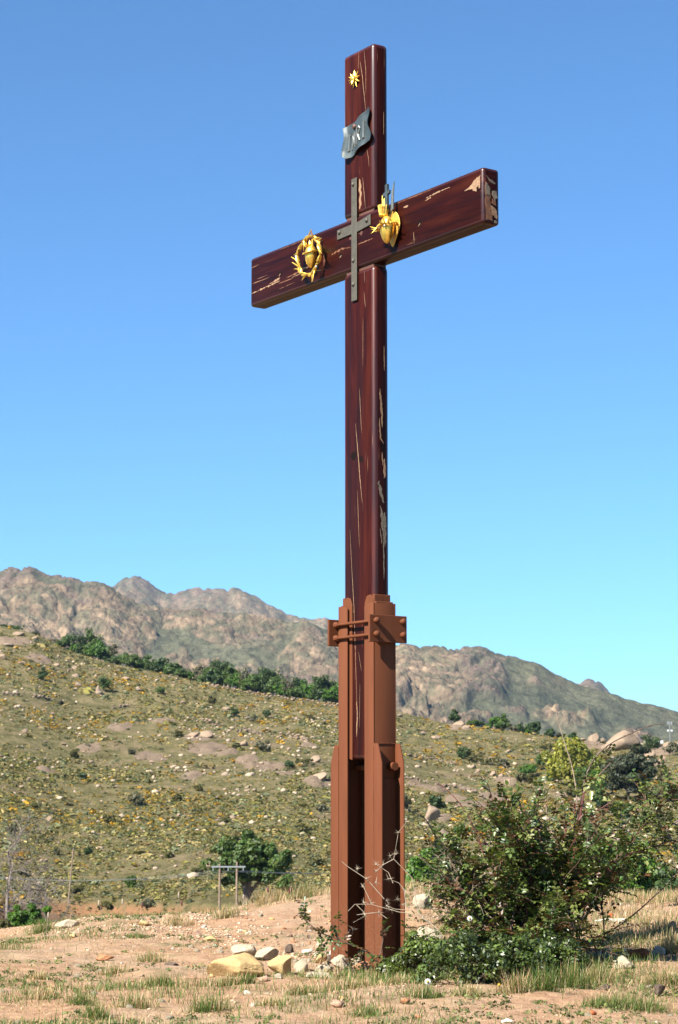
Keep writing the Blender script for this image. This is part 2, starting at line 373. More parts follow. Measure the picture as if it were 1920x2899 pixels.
SLABS = [(429, 2146, 110, 20), (753, 2172, 130, 34), (700, 2158, 70, 18), (810, 2190, 70, 18), (588, 2122, 130, 18), (640, 2136, 70, 12), (1327, 2280, 125, 28), (1285, 2266, 62, 14), (1390, 2262, 90, 16), (1230, 2236, 70, 18),
         (1180, 2222, 60, 18), (560, 2088, 90, 20), (462, 2044, 70, 16), (1430, 2215, 70, 20), (1250, 2320, 60, 20), (1850, 2170, 90, 18), (1870, 2128, 90, 20), (1680, 2112, 80, 14), (40, 1815, 110, 16), (110, 1866, 70, 14), (900, 2215, 90, 20), (1300, 2062, 70, 10), (250, 2120, 70, 10), (540, 2200, 60, 12), (140, 2185, 80, 10), (1600, 2255, 70, 16), (870, 2110, 60, 10), (340, 2060, 70, 8)]
def px2m(px, y): return px * y / (FPX / CT)
def make_hill():
    qs = np.linspace(-0.28, 0.28, 360); ys = np.concatenate([np.linspace(48, 175, 20), np.linspace(178, 205, 40), np.linspace(206, 600, 370), np.linspace(604, 1500, 30)])
    q, y = np.meshgrid(qs, ys); x = q * y
    z = hill_z(x, y); z = np.maximum(z, -16)
    z = z + sstep(200, 240, y) * 0.22 * (fbm(x / 2.2, y / 3.0, 41, 3) - 0.5) * sstep(700, 600, y)
    bed = np.zeros_like(x)
    for px, py, w, h in SLABS:
        c = hit(px, py); W = px2m(w, c[1]) / 2; D = W * 1.5 + 3
        u = (x - c[0]) / W; v = (y - c[1] - 0.25 * (x - c[0])) / D
        bed = np.maximum(bed, sstep(1.25, 0.5, np.hypot(u, v) + 0.5 * (fbm(x / 3, y / 5, 44, 3) - 0.5)))
    d1, d2, idn = cell(x / 2.6, y / 3.4, 45)
    z = z + bed * (0.9 * idn + 0.5 * sstep(0, 0.2, d2 - d1) - 0.5)
    colr = np.stack([bed, bed, bed], -1).reshape(-1, 3)
    me = npmesh('hillside', np.stack([x, y, z], -1).reshape(-1, 3), grid(len(qs), len(ys)), colr, smooth=False)
    m, nt, b = mat_base('scrub_hillside')
    v = mapping(nt, (1, 1, 1)); vh = mapping(nt, (1, 0.55, 1))
    n1 = noise(nt, vh, 0.035, 5, 0.6); n2 = noise(nt, vh, 0.35, 6, 0.7); n3 = noise(nt, v, 1.9, 6, 0.8); n4 = noise(nt, vh, 0.10, 5, 0.65, 0.6)
    c = ramp(nt, n2, [(0.32, (0.100, 0.094, 0.036)), (0.5, (0.205, 0.180, 0.078)), (0.64, (0.33, 0.255, 0.135))])
    c = mixc(nt, ramp(nt, n3, [(0.54, (0, 0, 0)), (0.64, (0.85, 0.85, 0.85))]), c, (0.42, 0.29, 0.175))
    c = mixc(nt, ramp(nt, n4, [(0.57, (0, 0, 0)), (0.66, (0.6, 0.6, 0.6))]), c, ramp(nt, n3, [(0.3, (0.22, 0.15, 0.095)), (0.7, (0.36, 0.26, 0.17))]))
    at = N(nt, 'ShaderNodeAttribute', attribute_name='col'); rk = nt.nodes.new('ShaderNodeSeparateColor'); nt.links.new(at.outputs['Color'], rk.inputs[0])
    edge = N(nt, 'ShaderNodeMath', operation='ADD'); nt.links.new(rk.outputs[0], edge.inputs[0]); nt.links.new(n3, edge.inputs[1])
    c = mixc(nt, ramp(nt, edge.outputs[0], [(0.78, (0, 0, 0)), (0.95, (1, 1, 1))]), c, ramp(nt, n2, [(0.3, (0.25, 0.18, 0.125)), (0.7, (0.41, 0.30, 0.205))]))
    # raw orange soil in the cut bank near the foot
    g = nt.nodes.new('ShaderNodeNewGeometry'); sp = nt.nodes.new('ShaderNodeSeparateXYZ'); nt.links.new(g.outputs['Position'], sp.inputs[0])
    by = N(nt, 'ShaderNodeMapRange'); nt.links.new(sp.outputs[2], by.inputs[0])
    for k, val in zip(range(1, 5), (-6.6, -7.3, 0, 1)): by.inputs[k].default_value = val
    f = N(nt, 'ShaderNodeMath', operation='MULTIPLY'); nt.links.new(by.outputs[0], f.inputs[0])
    nt.links.new(ramp(nt, n2, [(0.42, (0, 0, 0)), (0.52, (1, 1, 1))]), f.inputs[1])
    c = mixc(nt, f.outputs[0], c, (0.42, 0.225, 0.115))
    nt.links.new(c, b.inputs['Base Color']); b.inputs['Roughness'].default_value = 1.0; b.inputs['Specular IOR Level'].default_value = 0.05
    bump(nt, b, n3, 1.0, 0.5)
    tag(link('hillside', me, m), kind='structure')
make_hill()

MC = np.array([(-700, 1600), (-200, 1612), (0, 1614), (37, 1606), (86, 1610), (110, 1622), (153, 1630), (233, 1644), (290, 1652), (335, 1682), (372, 1702), (459, 1721), (551, 1725),
               (674, 1737), (735, 1740), (790, 1757), (857, 1758), (906, 1776), (960, 1788), (1060, 1812), (1126, 1828), (1158, 1816), (1184, 1832),
               (1225, 1828), (1290, 1838), (1325, 1833), (1361, 1831), (1414, 1846), (1466, 1864), (1518, 1874), (1545, 1886), (1576, 1908), (1639, 1935),
               (1728, 1961), (1796, 1982), (1920, 2011), (2200, 2070), (2700, 2120)], float)
FC = np.array([(-700, 1640), (0, 1650), (290, 1660), (320, 1650), (343, 1645), (380, 1641), (420, 1650), (453, 1669), (520, 1673), (560, 1668), (612, 1667), (674, 1675), (715, 1690), (759, 1712),
               (800, 1726), (851, 1746), (870, 1752), (885, 1758), (919, 1749), (943, 1770), (1000, 1800), (1100, 1850), (1300, 1900), (1600, 1950), (1660, 1934), (1690, 1934), (1722, 1957), (1760, 1990), (1920, 2060), (2700, 2150)], float)
def make_mountain(name, C, y_foot, y_top, z_foot, nq, ny, scale, seed, rock_bias, mat, qlim=0.2, smooth_c=0.02):
    qs = np.linspace(-qlim, qlim, nq); ts = np.concatenate([np.linspace(0, 1, ny), np.linspace(1.02, 1.6, 26)])
    q, t = np.meshgrid(qs, ts)
    y = y_foot + (y_top - y_foot) * t; x = q * y
    cq = (C[:, 0] - CX) / (FPX / CT); ce = np.array([slope(v) for v in C[:, 1]])
    e1 = np.interp(np.linspace(-qlim, qlim, nq), cq, ce); kn = int(nq * smooth_c) * 2 + 1
    e1 = np.convolve(np.pad(e1, kn // 2, mode='edge'), np.hanning(kn + 2)[1:-1] / np.hanning(kn + 2).sum(), mode='valid')
    e = np.repeat(e1[None], len(ts), 0); zt = EYE[2] + y_top * e
    s = np.clip(t, 0, 1)
    z = z_foot + (zt - z_foot) * (0.62 * s + 0.38 * s * s) - np.maximum(t - 1, 0) * 0.7 * (zt - z_foot)
    # gullies and spurs running downhill, then granite domes and blocks
    wx = x + 60 * scale * (fbm(x / (150 * scale), y / (150 * scale), seed + 5, 3) - 0.5); wy = y + 60 * scale * (fbm(x / (150 * scale) + 7, y / (150 * scale), seed + 6, 3) - 0.5)
    gul = np.abs(fbm(wx / (120 * scale), wy / (260 * scale), seed, 4) - 0.5) * 2
    rockm = fbm(wx / (170 * scale) + 11, wy / (110 * scale), seed + 3, 4)
    px_eq = CX + q * (FPX / CT)
    rockm = rockm + rock_bias(px_eq, s)
    wx, wy = wx + 14 * scale * (fbm(x / (22 * scale), y / (22 * scale), seed + 41, 3) - 0.5), wy + 14 * scale * (fbm(x / (22 * scale) + 9, y / (22 * scale), seed + 42, 3) - 0.5)
    rockm = rockm - 0.13 * (1 - sstep(0.0, 0.26, gul)) - 0.10 * sstep(0.52, 0.70, fbm(wx / (46 * scale) + 3, wy / (30 * scale), seed + 29, 3))
    rock = sstep(0.45, 0.53, rockm)
    env = np.sin(np.pi * np.clip(s, 0.0, 1) ** 1.0) * 0.85 + 0.15
    env = np.where(t > 1, 0.15, env)
    h = -26 * scale * (1 - sstep(0, 0.35, gul)) * env
    for size, amp in ((80, 22), (34, 12), (16, 7.5), (8.0, 4.2), (4.0, 2.2)):
        d1, d2, idn = cell(wx / (size * scale), wy / (size * 0.75 * scale), seed + int(size))
        dome = np.sqrt(np.clip(1 - (d1 / 0.85) ** 2, 0, 1)) * (0.35 + 0.9 * idn) * sstep(0.0, 0.10, d2 - d1)
        h = h + amp * scale * (dome - 0.42) * rock * (env if size > 20 else np.maximum(env, 0.34))
    h = h + 4 * scale * (fbm(x / (9 * scale), y / (9 * scale), seed + 8, 4) - 0.5)
    z = z + h
    col_e = ((z - EYE[2]) / y)[: ny].max(0); kern = np.ones(31) / 31
    sm = np.convolve(np.pad(col_e, 15, mode='edge'), kern, mode='valid')
    z = z + (e[0] - sm)[None, :] * y_top * np.clip(t, 0, 1)
    pale = fbm(wx / (60 * scale), wy / (60 * scale), seed + 12, 3)
    d1, d2, idn = cell(wx / (14 * scale), wy / (10 * scale), seed + 77)
    # stone colour and scrub colour of the ground itself
    tan = np.stack([0.20 + 0.14 * pale, 0.142 + 0.098 * pale, 0.090 + 0.062 * pale], -1) * (0.66 + 0.55 * idn)[..., None]
    pink = np.array([0.185, 0.132, 0.10])
    k = sstep(0.5, 0.68, fbm(x / (90 * scale), y / (60 * scale), seed + 15, 3))[..., None]
    tan = tan * (1 - k) + pink * k
    scrub = np.stack([0.070 + 0.085 * pale, 0.076 + 0.070 * pale, 0.046 + 0.040 * pale], -1)
    blk = sstep(0.15, 0.02, d2 - d1) * 0.35
    rk = (rock * (0.30 + 0.70 * sstep(0.38, 0.58, fbm(x / (13 * scale), y / (9 * scale), seed + 19, 4))))[..., None]
    rk = np.clip(rk * (1 - blk[..., None] * 0.9), 0, 1)
    colr = scrub * (1 - rk) + tan * rk
    me = npmesh(name, np.stack([x, y, z], -1).reshape(-1, 3), grid(nq, len(ts)), colr.reshape(-1, 3), smooth=False)
    tag(link(name, me, mat), kind='structure')
M['mountain'] = attr_mat('granite_and_scrub', 1.0, 0.09, 0.5, 1.0, 4.0, 0.22, 0.05)
def bias_near(px, s):
    b = 0.135 + 0.10 * sstep(700, 200, px) + 0.05 * sstep(0.15, 0.4, s)
    b = b - 0.30 * sstep(1540, 1860, px) - 0.13 * sstep(960, 800, px) * sstep(600, 760, px) * sstep(0.85, 0.5, s)
    b = b - 0.08 * sstep(1000, 1300, px) * sstep(0.55, 0.25, s) - 0.1 * sstep(0.2, 0.0, s)
    return b
make_mountain('mountain', MC, 1950, 2620, -12, 720, 330, 1.0, 7, bias_near, M['mountain'])
make_mountain('far_mountain', FC, 3700, 4700, 30, 380, 110, 1.7, 23, lambda px, s: 0.22 + 0.12 * sstep(0.4, 0.9, s) - 0.16 * sstep(300, 420, px) * sstep(640, 520, px) * sstep(0.9, 0.7, s), M['mountain'])
# low land between and beyond, out to the horizon
vx = np.array([(-4200, 40, -15.5), (4200, 40, -15.5), (4200, 9200, -15.5), (-4200, 9200, -15.5)], float)
M['plain_land'] = plain('scrub_plain', (0.22, 0.20, 0.10), 1.0, var=0.4, scale=0.02)
tag(link('plain', npmesh('plain', vx, [(0, 1, 2, 3)]), M['plain_land']), kind='structure')

# ------------------------------------------------------------------ the wayside cross
ROT = R(-55.619)
cross = empty('wayside_cross', (0.2348, 17.0, 0.0), ROT)
tag(cross, 'tall dark wooden cross with gilded ornaments standing in a brown steel base', 'cross')
X0, X1, Y0, Y1 = -0.235, 0.20, -0.0825, 0.068        # post section; the front faces -Y, the end face that shows faces +X
XC, YC = (X0 + X1) / 2, (Y0 + Y1) / 2
BZ0, BZ1, BX0, BX1 = 5.572, 6.010, -1.668, 1.632
BY0, BY1 = Y0 - 0.006, Y1 + 0.004
def rounded_box(name, lo, hi, mat, rad, seg=4, cuts=None):
    o = MB().box(lo, hi).build(name, mat, cross, bevel=rad, seg=seg, smooth=True)
    o.data.materials.append(M['beam_edge_highlight' if name == 'crossbeam' else 'post_edge_highlight'])      # edge highlight painted in: rounded edges get a lighter, glossier wood
    for p in o.data.polygons:
        if max(abs(c) for c in p.normal) < 0.985: p.material_index = 1
    return o
rounded_box('upper_post', (X0, Y0, BZ1 + 0.012), (X1, Y1, 7.425), M['post'], 0.036)
rounded_box('lower_post', (X0, Y0, 1.60), (X1, Y1, BZ0 - 0.014), M['post'], 0.036)
rounded_box('crossbeam', (BX0, BY0, BZ0), (BX1, BY1, BZ1), M['beam'], 0.028)
# the recessed tenon that shows in the joints, with brown filler
MB().box((X0 + 0.03, Y0 + 0.014, BZ0 - 0.05), (X1 - 0.02, Y1 - 0.015, BZ0 + 0.02)).build('joint_filler', M['filler'], cross)
MB().box((X0 + 0.03, Y0 + 0.014, BZ1 - 0.02), (X1 - 0.02, Y1 - 0.015, BZ1 + 0.05)).build('joint_filler', M['filler'], cross)

rng = np.random.default_rng(4)
def sliver(name, pts, wid, mat, face='front', jag=0.35, proud=0.0012):
    """a narrow crack or peeled strip along a polyline on the front (x,z) or the end face (y,z)"""
    P = []
    for (a, b), (c, d) in zip(pts[:-1], pts[1:]):
        n = max(3, int(math.hypot(c - a, d - b) / 0.018))
        P += [(a + (c - a) * i / n, b + (d - b) * i / n) for i in range(n)]
    P.append(pts[-1]); n = len(P)
    L, Rr = [], []
    for i, (a, b) in enumerate(P):
        j = min(i + 1, n - 1); k = max(i - 1, 0)
        dx, dz = P[j][0] - P[k][0], P[j][1] - P[k][1]; l = math.hypot(dx, dz) or 1
        w = wid * 0.5 * (math.sin(math.pi * (i + 0.3) / (n - 0.4)) ** 0.6) * (1 + jag * (rng.random() * 2 - 1))
        o = rng.normal() * wid * 0.12
        L.append((a - dz / l * (w + o), b + dx / l * (w + o))); Rr.append((a + dz / l * (w - o), b - dx / l * (w - o)))
    V, F = [], []
    for lev in (0, 1):
        for pt in L + Rr:
            off = proud if lev == 0 else -0.003
            V.append((pt[0], Y0 - off, pt[1]) if face == 'front' else (pt[0], BY0 - off, pt[1]) if face == 'beam' else (X1 + off, pt[0], pt[1]) if face == 'side' else (BX1 + off, pt[0], pt[1]))
    for i in range(n - 1):
        F.append((i, i + 1, n + i + 1, n + i))
        F.append((i, 2 * n + i, 2 * n + i + 1, i + 1)); F.append((n + i, n + i + 1, 3 * n + i + 1, 3 * n + i))
    return MB().add(V, F).build(name, mat, cross)
for pts, w in (([(0.014, 7.315), (0.044, 7.182), (0.093, 6.873)], 0.011), ([(0.070, 7.390), (0.095, 7.212), (0.094, 7.011)], 0.008), ([(-0.006, 7.395), (-0.012, 7.256)], 0.006),
               ([(0.108, 6.541), (0.132, 6.454), (0.138, 6.39)], 0.006), ([(0.047, 6.321), (0.086, 6.052)], 0.008), ([(0.064, 5.358), (0.084, 5.231)], 0.007), ([(0.070, 5.53), (0.074, 5.44)], 0.006),
               ([(-0.058, 4.297), (-0.038, 4.147), (-0.019, 4.017), (0.005, 3.824), (0.035, 3.635)], 0.013), ([(-0.003, 4.575), (0.026, 4.206)], 0.007),
               ([(-0.139, 3.441), (-0.115, 3.152), (-0.081, 2.795), (-0.057, 2.301), (-0.038, 1.965)], 0.009), ([(-0.034, 3.749), (-0.006, 3.284)], 0.007),
               ([(-0.05, 2.06), (-0.038, 1.965), (-0.048, 1.781)], 0.020), ([(0.05, 5.15), (0.045, 4.75)], 0.005), ([(-0.02, 2.45), (0.02, 2.3)], 0.005), ([(0.0, 2.2), (-0.01, 1.85)], 0.005)):
    sliver('crack', pts, w * 0.52, M['bare'])
sliver('peeled_strip', [(0.006, 6.319), (0.014, 6.18), (0.008, 6.062)], 0.034, M['bare'])
for pts, w, mt in (([(-0.028, 4.548), (-0.011, 4.406), (0.003, 4.235)], 0.022, 'bare'), ([(-0.039, 4.305), (-0.022, 4.147), (0.019, 4.105)], 0.016, 'bare'), ([(0.029, 3.983), (0.036, 3.827)], 0.024, 'bare'),
                   ([(-0.044, 3.80), (-0.02, 3.70), (0.018, 3.624)], 0.036, 'grey_wood'), ([(0.0, 4.03), (0.006, 3.93)], 0.012, 'bare'), ([(-0.031, 3.60), (0.005, 3.50), (0.012, 3.36)], 0.03, 'grey_wood'),
                   ([(0.035, 3.55), (0.046, 3.42), (0.044, 3.28)], 0.028, 'grey_wood'), ([(-0.03, 3.42), (-0.01, 3.30)], 0.012, 'grey_wood'), ([(0.01, 3.36), (0.02, 3.18), (0.02, 3.02)], 0.012, 'grey_wood'),
                   ([(0.03, 4.9), (0.034, 4.7)], 0.006, 'bare'), ([(0.04, 6.85), (0.046, 6.66)], 0.006, 'bare')):
    sliver('peeled_strip', [(max(-0.036, min(0.020, a * 0.72 - 0.004)), b) for a, b in pts], w * 0.8, M[mt], 'side')
def knot(face, c, ra, rb):
    V = [(0, 0)] + [(ra * (1 + 0.2 * rng.normal()) * math.cos(t), rb * (1 + 0.15 * rng.normal()) * math.sin(t)) for t in np.linspace(0, 2 * math.pi, 14)[:-1]]
    n = len(V)
    P = [(c[0] + a, Y0 - 0.0008, c[1] + b) if face == 'front' else (BX0 * 0 + X1 + 0.0008, c[0] + a, c[1] + b) if face == 'side' else (c[0] + a, BY0 - 0.0008, c[1] + b) for a, b in V]
    MB().add(P, [(0, i, i % (n - 1) + 1) for i in range(1, n)]).build('knot', M['knot'], cross)
knot('front', (-0.088, 4.035), 0.035, 0.035); knot('front', (0.018, 3.995), 0.028, 0.028); knot('side', (-0.001, 4.077), 0.026, 0.04)
for x, z in ((-1.188, 5.771), (-0.264, 5.732), (0.826, 5.75)):
    knot('beam', (x, z), 0.026, 0.022)
    sliver('peeled_strip', [(x - 0.012, z - 0.018), (x + 0.014, z + 0.002)], 0.008, M['bare'], 'beam')
for pts, w, mt in (([(-1.645, 5.69), (-1.40, 5.70), (-1.176, 5.712)], 0.018, 'bare'), ([(-1.35, 5.715), (-1.18, 5.735)], 0.022, 'bare'), ([(-1.092, 5.714), (-0.90, 5.725), (-0.695, 5.745)], 0.020, 'orange_wood'), ([(-1.0, 5.70), (-0.86, 5.705)], 0.008, 'bare'),
                   ([(-0.40, 5.768), (-0.25, 5.785), (-0.11, 5.768)], 0.028, 'orange_wood'), ([(-0.03, 5.77), (0.2, 5.775)], 0.010, 'orange_wood'), ([(0.915, 5.935), (1.05, 5.945), (1.224, 5.948)], 0.016, 'bare'), ([(0.90, 5.915), (0.98, 5.925)], 0.026, 'bare'),
                   ([(0.20, 5.83), (0.30, 5.845)], 0.022, 'bare'), ([(0.62, 5.93), (0.68, 5.93)], 0.018, 'bare'), ([(-0.50, 5.80), (-0.505, 5.70)], 0.035, 'filler'),
                   ([(0.75, 5.70), (0.76, 5.60)], 0.006, 'bare'), ([(-1.2, 5.64), (-0.95, 5.65)], 0.005, 'orange_wood'), ([(0.5, 5.985), (1.0, 5.988)], 0.010, 'orange_wood'), ([(-1.2, 5.985), (-0.6, 5.988)], 0.008, 'orange_wood'),
                   ([(0.012, 5.86), (0.05, 5.85)], 0.040, 'filler'), ([(-0.135, 5.845), (-0.105, 5.84)], 0.040, 'filler')):
    sliver('peeled_strip', pts, w * 0.62, M[mt], 'beam', 0.9)
# the flaked right end of the beam
def patch(face, outline, mat, off=0.002):
    cx0 = sum(p[0] for p in outline) / len(outline); cz0 = sum(p[1] for p in outline) / len(outline)
    pts = []
    for (a, b), (c, d) in zip(outline, outline[1:] + outline[:1]):
        for i in range(4):
            t = i / 4; pts.append((a + (c - a) * t + rng.normal() * 0.003, b + (d - b) * t + rng.normal() * 0.003))
    f = (lambda a, b, o: (a, BY0 - o, b)) if face == 'beam' else (lambda a, b, o: (BX1 + o, a, b))
    V = [f(cx0, cz0, off)] + [f(a, b, off) for a, b in pts] + [f(a, b, -0.004) for a, b in pts]; n = len(pts)
    F = [(0, i + 1, (i + 1) % n + 1) for i in range(n)] + [(i + 1, n + i + 1, n + (i + 1) % n + 1, (i + 1) % n + 1) for i in range(n)]
    MB().add(V, F).build('peeled_patch', mat, cross)
patch('beam', [(1.40, 5.872), (1.47, 5.890), (1.53, 5.925), (1.60, 5.945), (1.595, 5.86), (1.55, 5.83), (1.50, 5.862)], M['bare'])
patch('beam', [(1.555, 5.865), (1.58, 5.87), (1.575, 5.835), (1.56, 5.83)], M['knot'], 0.003)
patch('end', [(-0.066, 5.945), (-0.03, 5.925), (0.026, 5.905), (0.03, 5.885), (-0.02, 5.905)], M['grey_wood'])
patch('end', [(-0.064, 5.895), (-0.045, 5.875), (-0.02, 5.85), (-0.022, 5.76), (-0.01, 5.68), (0.0, 5.60), (-0.062, 5.605), (-0.068, 5.75)], M['orange_wood'])
patch('end', [(-0.062, 5.89), (-0.04, 5.87), (-0.026, 5.85), (-0.03, 5.79), (-0.064, 5.80)], M['grey_wood'], 0.004)
patch('end', [(0.0, 5.835), (0.04, 5.835), (0.044, 5.78), (0.02, 5.76), (-0.005, 5.80)], M['grey_wood'], 0.004)
patch('end', [(-0.005, 5.765), (0.03, 5.755), (0.035, 5.725), (-0.005, 5.73)], M['orange_wood'], 0.004)
patch('end', [(-0.02, 5.72), (0.03, 5.70), (0.044, 5.62), (0.02, 5.63), (-0.01, 5.665)], M['bare'], 0.004)
patch('end', [(0.018, 5.61), (0.04, 5.61), (0.036, 5.588), (0.022, 5.588)], M['grey_wood'], 0.003)

# grey iron strap in the form of a small cross, with five rivets
SY = BY0 - 0.002
strap = MB().box((-0.092, SY - 0.011, 5.306), (-0.018, SY, 6.335)).build('iron_strap', M['iron'], cross, bevel=0.003, seg=1)
MB().prism([(-0.300, 5.868), (-0.094, 5.872), (-0.094, 5.955), (-0.300, 5.952)], SY - 0.010, SY).build('strap_arm', M['iron'], strap, bevel=0.003, seg=1)
MB().prism([(-0.016, 5.872), (0.175, 5.890), (0.175, 5.982), (-0.016, 5.955)], SY - 0.010, SY).build('strap_arm', M['iron'], strap, bevel=0.003, seg=1)
for x, z in ((-0.062, 6.285), (-0.062, 5.645), (-0.060, 5.445), (-0.262, 5.925), (0.130, 5.938)):
    MB().ellipsoid((x, SY - 0.011, z), (0.019, 0.016, 0.019), 12, 8).build('rivet', M['iron'], strap, smooth=True)

# gilded star
def spike(mb, c, tip, w, n=4):
    c, tip = Vector(c), Vector(tip); d = (tip - c).normalized()
    a = d.cross(Vector((0, 1, 0))).normalized(); b = d.cross(a)
    V = [c + (a * math.cos(t) * w + b * math.sin(t) * w * 0.7) for t in (2 * math.pi * k / n for k in range(n))] + [tip]
    return mb.add(V, [(k, (k + 1) % n, n) for k in range(n)] + [tuple(range(n - 1, -1, -1))])
sc_ = (-0.048, Y0, 7.178)
star = MB().ellipsoid((sc_[0], Y0 - 0.022, sc_[2]), (0.028, 0.026, 0.028), 10, 6).build('star_ornament', M['gold'], cross, smooth=True)
for k in range(9):
    a = 2 * math.pi * k / 9 + 0.2
    mb = spike(MB(), (sc_[0] + 0.008 * math.cos(a), Y0 - 0.016, sc_[2] + 0.008 * math.sin(a)), (sc_[0] + 0.078 * math.cos(a), Y0 - 0.013, sc_[2] + 0.078 * math.sin(a)), 0.017)
    mb.build('ray', M['gold'], star)
for k in range(9):
    a = 2 * math.pi * (k + 0.5) / 9 + 0.2
    spike(MB(), (sc_[0] + 0.006 * math.cos(a), Y0 - 0.03, sc_[2] + 0.006 * math.sin(a)), (sc_[0] + 0.050 * math.cos(a), Y0 - 0.046, sc_[2] + 0.050 * math.sin(a)), 0.013).build('ray', M['gold'], star)

# wavy bronze plaque with raised letters INRI
TOPE = [(-0.205, 6.785), (-0.16, 6.803), (-0.075, 6.810), (-0.035, 6.805), (0.02, 6.838), (0.09, 6.862), (0.128, 6.880)]
BOTE = [(-0.215, 6.545), (-0.17, 6.515), (-0.115, 6.520), (-0.06, 6.548), (0.0, 6.548), (0.08, 6.572), (0.158, 6.592)]
def plq(u, v):                                       # u 0..1 left to right, v 0..1 bottom to top
    t = u * (len(TOPE) - 1)
    bx = np.interp(t, range(7), [p[0] for p in BOTE]); bz = np.interp(t, range(7), [p[1] for p in BOTE])
    tx = np.interp(t, range(7), [p[0] for p in TOPE]); tz = np.interp(t, range(7), [p[1] for p in TOPE])
    x, z = bx + (tx - bx) * v + 0.035, bz + (tz - bz) * v
    x += 0.018 * math.sin(v * 9) * sstep(0.75, 1, u) - 0.012 * math.sin(v * 7) * sstep(0.2, 0, u)
    y = Y0 - 0.026 - 0.014 * math.sin(u * 9.0 + 1.2 + v * 1.3) * (0.5 + 0.5 * abs(v - 0.5)) - 0.016 * sstep(0.84, 1, u) - 0.016 * sstep(0.22, 0, v) * (0.5 + 0.5 * math.sin(u * 11)) - 0.012 * sstep(0.12, 0, u)
    return x, float(y), z
nu, nv = 34, 22
V = [plq(i / nu, j / nv) for j in range(nv + 1) for i in range(nu + 1)]
V += [(x, y + 0.007, z) for x, y, z in V]; n0 = (nu + 1) * (nv + 1)
F = []
for j in range(nv):
    for i in range(nu):
        a = j * (nu + 1) + i; F.append((a, a + 1, a + nu + 2, a + nu + 1)); F.append((n0 + a, n0 + a + nu + 1, n0 + a + nu + 2, n0 + a + 1))
rim = [i for i in range(nu + 1)] + [j * (nu + 1) + nu for j in range(1, nv + 1)] + [nv * (nu + 1) + i for i in range(nu - 1, -1, -1)] + [j * (nu + 1) for j in range(nv - 1, 0, -1)]
F += [(a, n0 + a, n0 + b, b) for a, b in zip(rim, rim[1:] + rim[:1])]
plaque = MB().add(V, F).build('inscription_plaque', M['bronze'], cross, smooth=True)
plaque['label'] = 'wavy dark bronze plaque with raised letters INRI'
def stroke(mb, uv, r=0.0080):
    pts = []
    for (a, b), (c, d) in zip(uv[:-1], uv[1:]):
        for i in range(6): t = i / 6; p = plq(a + (c - a) * t, b + (d - b) * t); pts.append((p[0], p[1] - 0.003, p[2]))
    p = plq(*uv[-1]); pts.append((p[0], p[1] - 0.003, p[2]))
    mb.tube(pts, r, 6)
def letter(strokes):
    mb = MB()
    for s in strokes: stroke(mb, s)
    mb.build('letter', M['bronze_edge'], plaque, smooth=True)
letter([[(0.22, 0.22), (0.22, 0.66)], [(0.185, 0.66), (0.255, 0.66)], [(0.185, 0.22), (0.255, 0.22)]])
letter([[(0.34, 0.20), (0.34, 0.66), (0.47, 0.22), (0.47, 0.68)]])
letter([[(0.57, 0.20), (0.57, 0.70), (0.66, 0.69), (0.695, 0.60), (0.66, 0.50), (0.575, 0.46)], [(0.63, 0.47), (0.715, 0.24)]])
letter([[(0.80, 0.24), (0.80, 0.70)], [(0.775, 0.70), (0.825, 0.70)], [(0.775, 0.24), (0.825, 0.24)]])
p = plq(0.42, 0.84)
MB().ellipsoid((p[0], p[1] - 0.008, p[2]), (0.022, 0.018, 0.024), 10, 7).build('boss', M['filler'], plaque, smooth=True)
MB().box((p[0] - 0.008, p[1], p[2] - 0.008), (p[0] + 0.008, Y0 + 0.004, p[2] + 0.008)).build('fixing_pin', M['iron'], plaque)

# gilded crown of thorns round a heart (left arm)
HXL, HZL, RY = -0.625, 5.795, BY0 - 0.075
crown = MB()
r2 = np.random.default_rng(12)
for ph in (0.0, 2.2):
    ring = []
    for k in range(41):
        a = 2 * math.pi * k / 40
        rr = 0.166 + 0.010 * math.sin(5 * a + ph) + r2.normal() * 0.002
        ring.append((HXL + rr * math.cos(a), RY + 0.012 * math.cos(5 * a + ph), HZL + 0.98 * rr * math.sin(a)))
    crown.tube(ring, 0.0095, 6, False)
crown = crown.build('crown_of_thorns', M['gold'], cross, smooth=True)
crown['label'] = 'gilded ring of thorns around a small gilded heart'
for k in range(20):
    a = 2 * math.pi * k / 20 + r2.normal() * 0.08
    c = (HXL + 0.166 * math.cos(a), RY, HZL + 0.163 * math.sin(a))
    da = a + r2.choice([-1, 1]) * r2.uniform(0.5, 1.15); l = r2.uniform(0.055, 0.10)
    s1 = -1 if r2.random() < 0.25 else 1
    tip = (c[0] + s1 * l * math.cos(da), RY - r2.uniform(-0.01, 0.045), c[2] + s1 * l * math.sin(da))
    mid = ((c[0] + tip[0]) / 2 + 0.004, (c[1] + tip[1]) / 2 - 0.004, (c[2] + tip[2]) / 2)
    MB().tube([c, mid, tip], [0.0085, 0.0065, 0.0022], 6).build('thorn', M['gold'], crown, smooth=True)
for a in (-0.75, 2.95, 1.2):
    MB().ellipsoid((HXL + 0.18 * math.cos(a), RY - 0.012, HZL + 0.176 * math.sin(a)), (0.011, 0.011, 0.011), 8, 6).build('bead', M['silver'], crown, smooth=True)
for a in (0.9, 3.6, 5.2):
    MB().tube([(HXL + 0.166 * math.cos(a), RY, HZL + 0.163 * math.sin(a)), (HXL + 0.15 * math.cos(a), BY0 + 0.003, HZL + 0.147 * math.sin(a))], 0.007, 6).build('fixing_pin', M['iron'], crown)
def egg(d):
    t = (d[2] + 1) / 2
    return (0.62 + 0.5 * t ** 0.7, 0.62 + 0.5 * t ** 0.7, 1)
hc = (HXL + 0.012, BY0 - 0.060, HZL - 0.005)
hearto = MB().ellipsoid(hc, (0.056, 0.056, 0.098), 16, 12, egg).build('heart', M['gold'], crown, smooth=True)
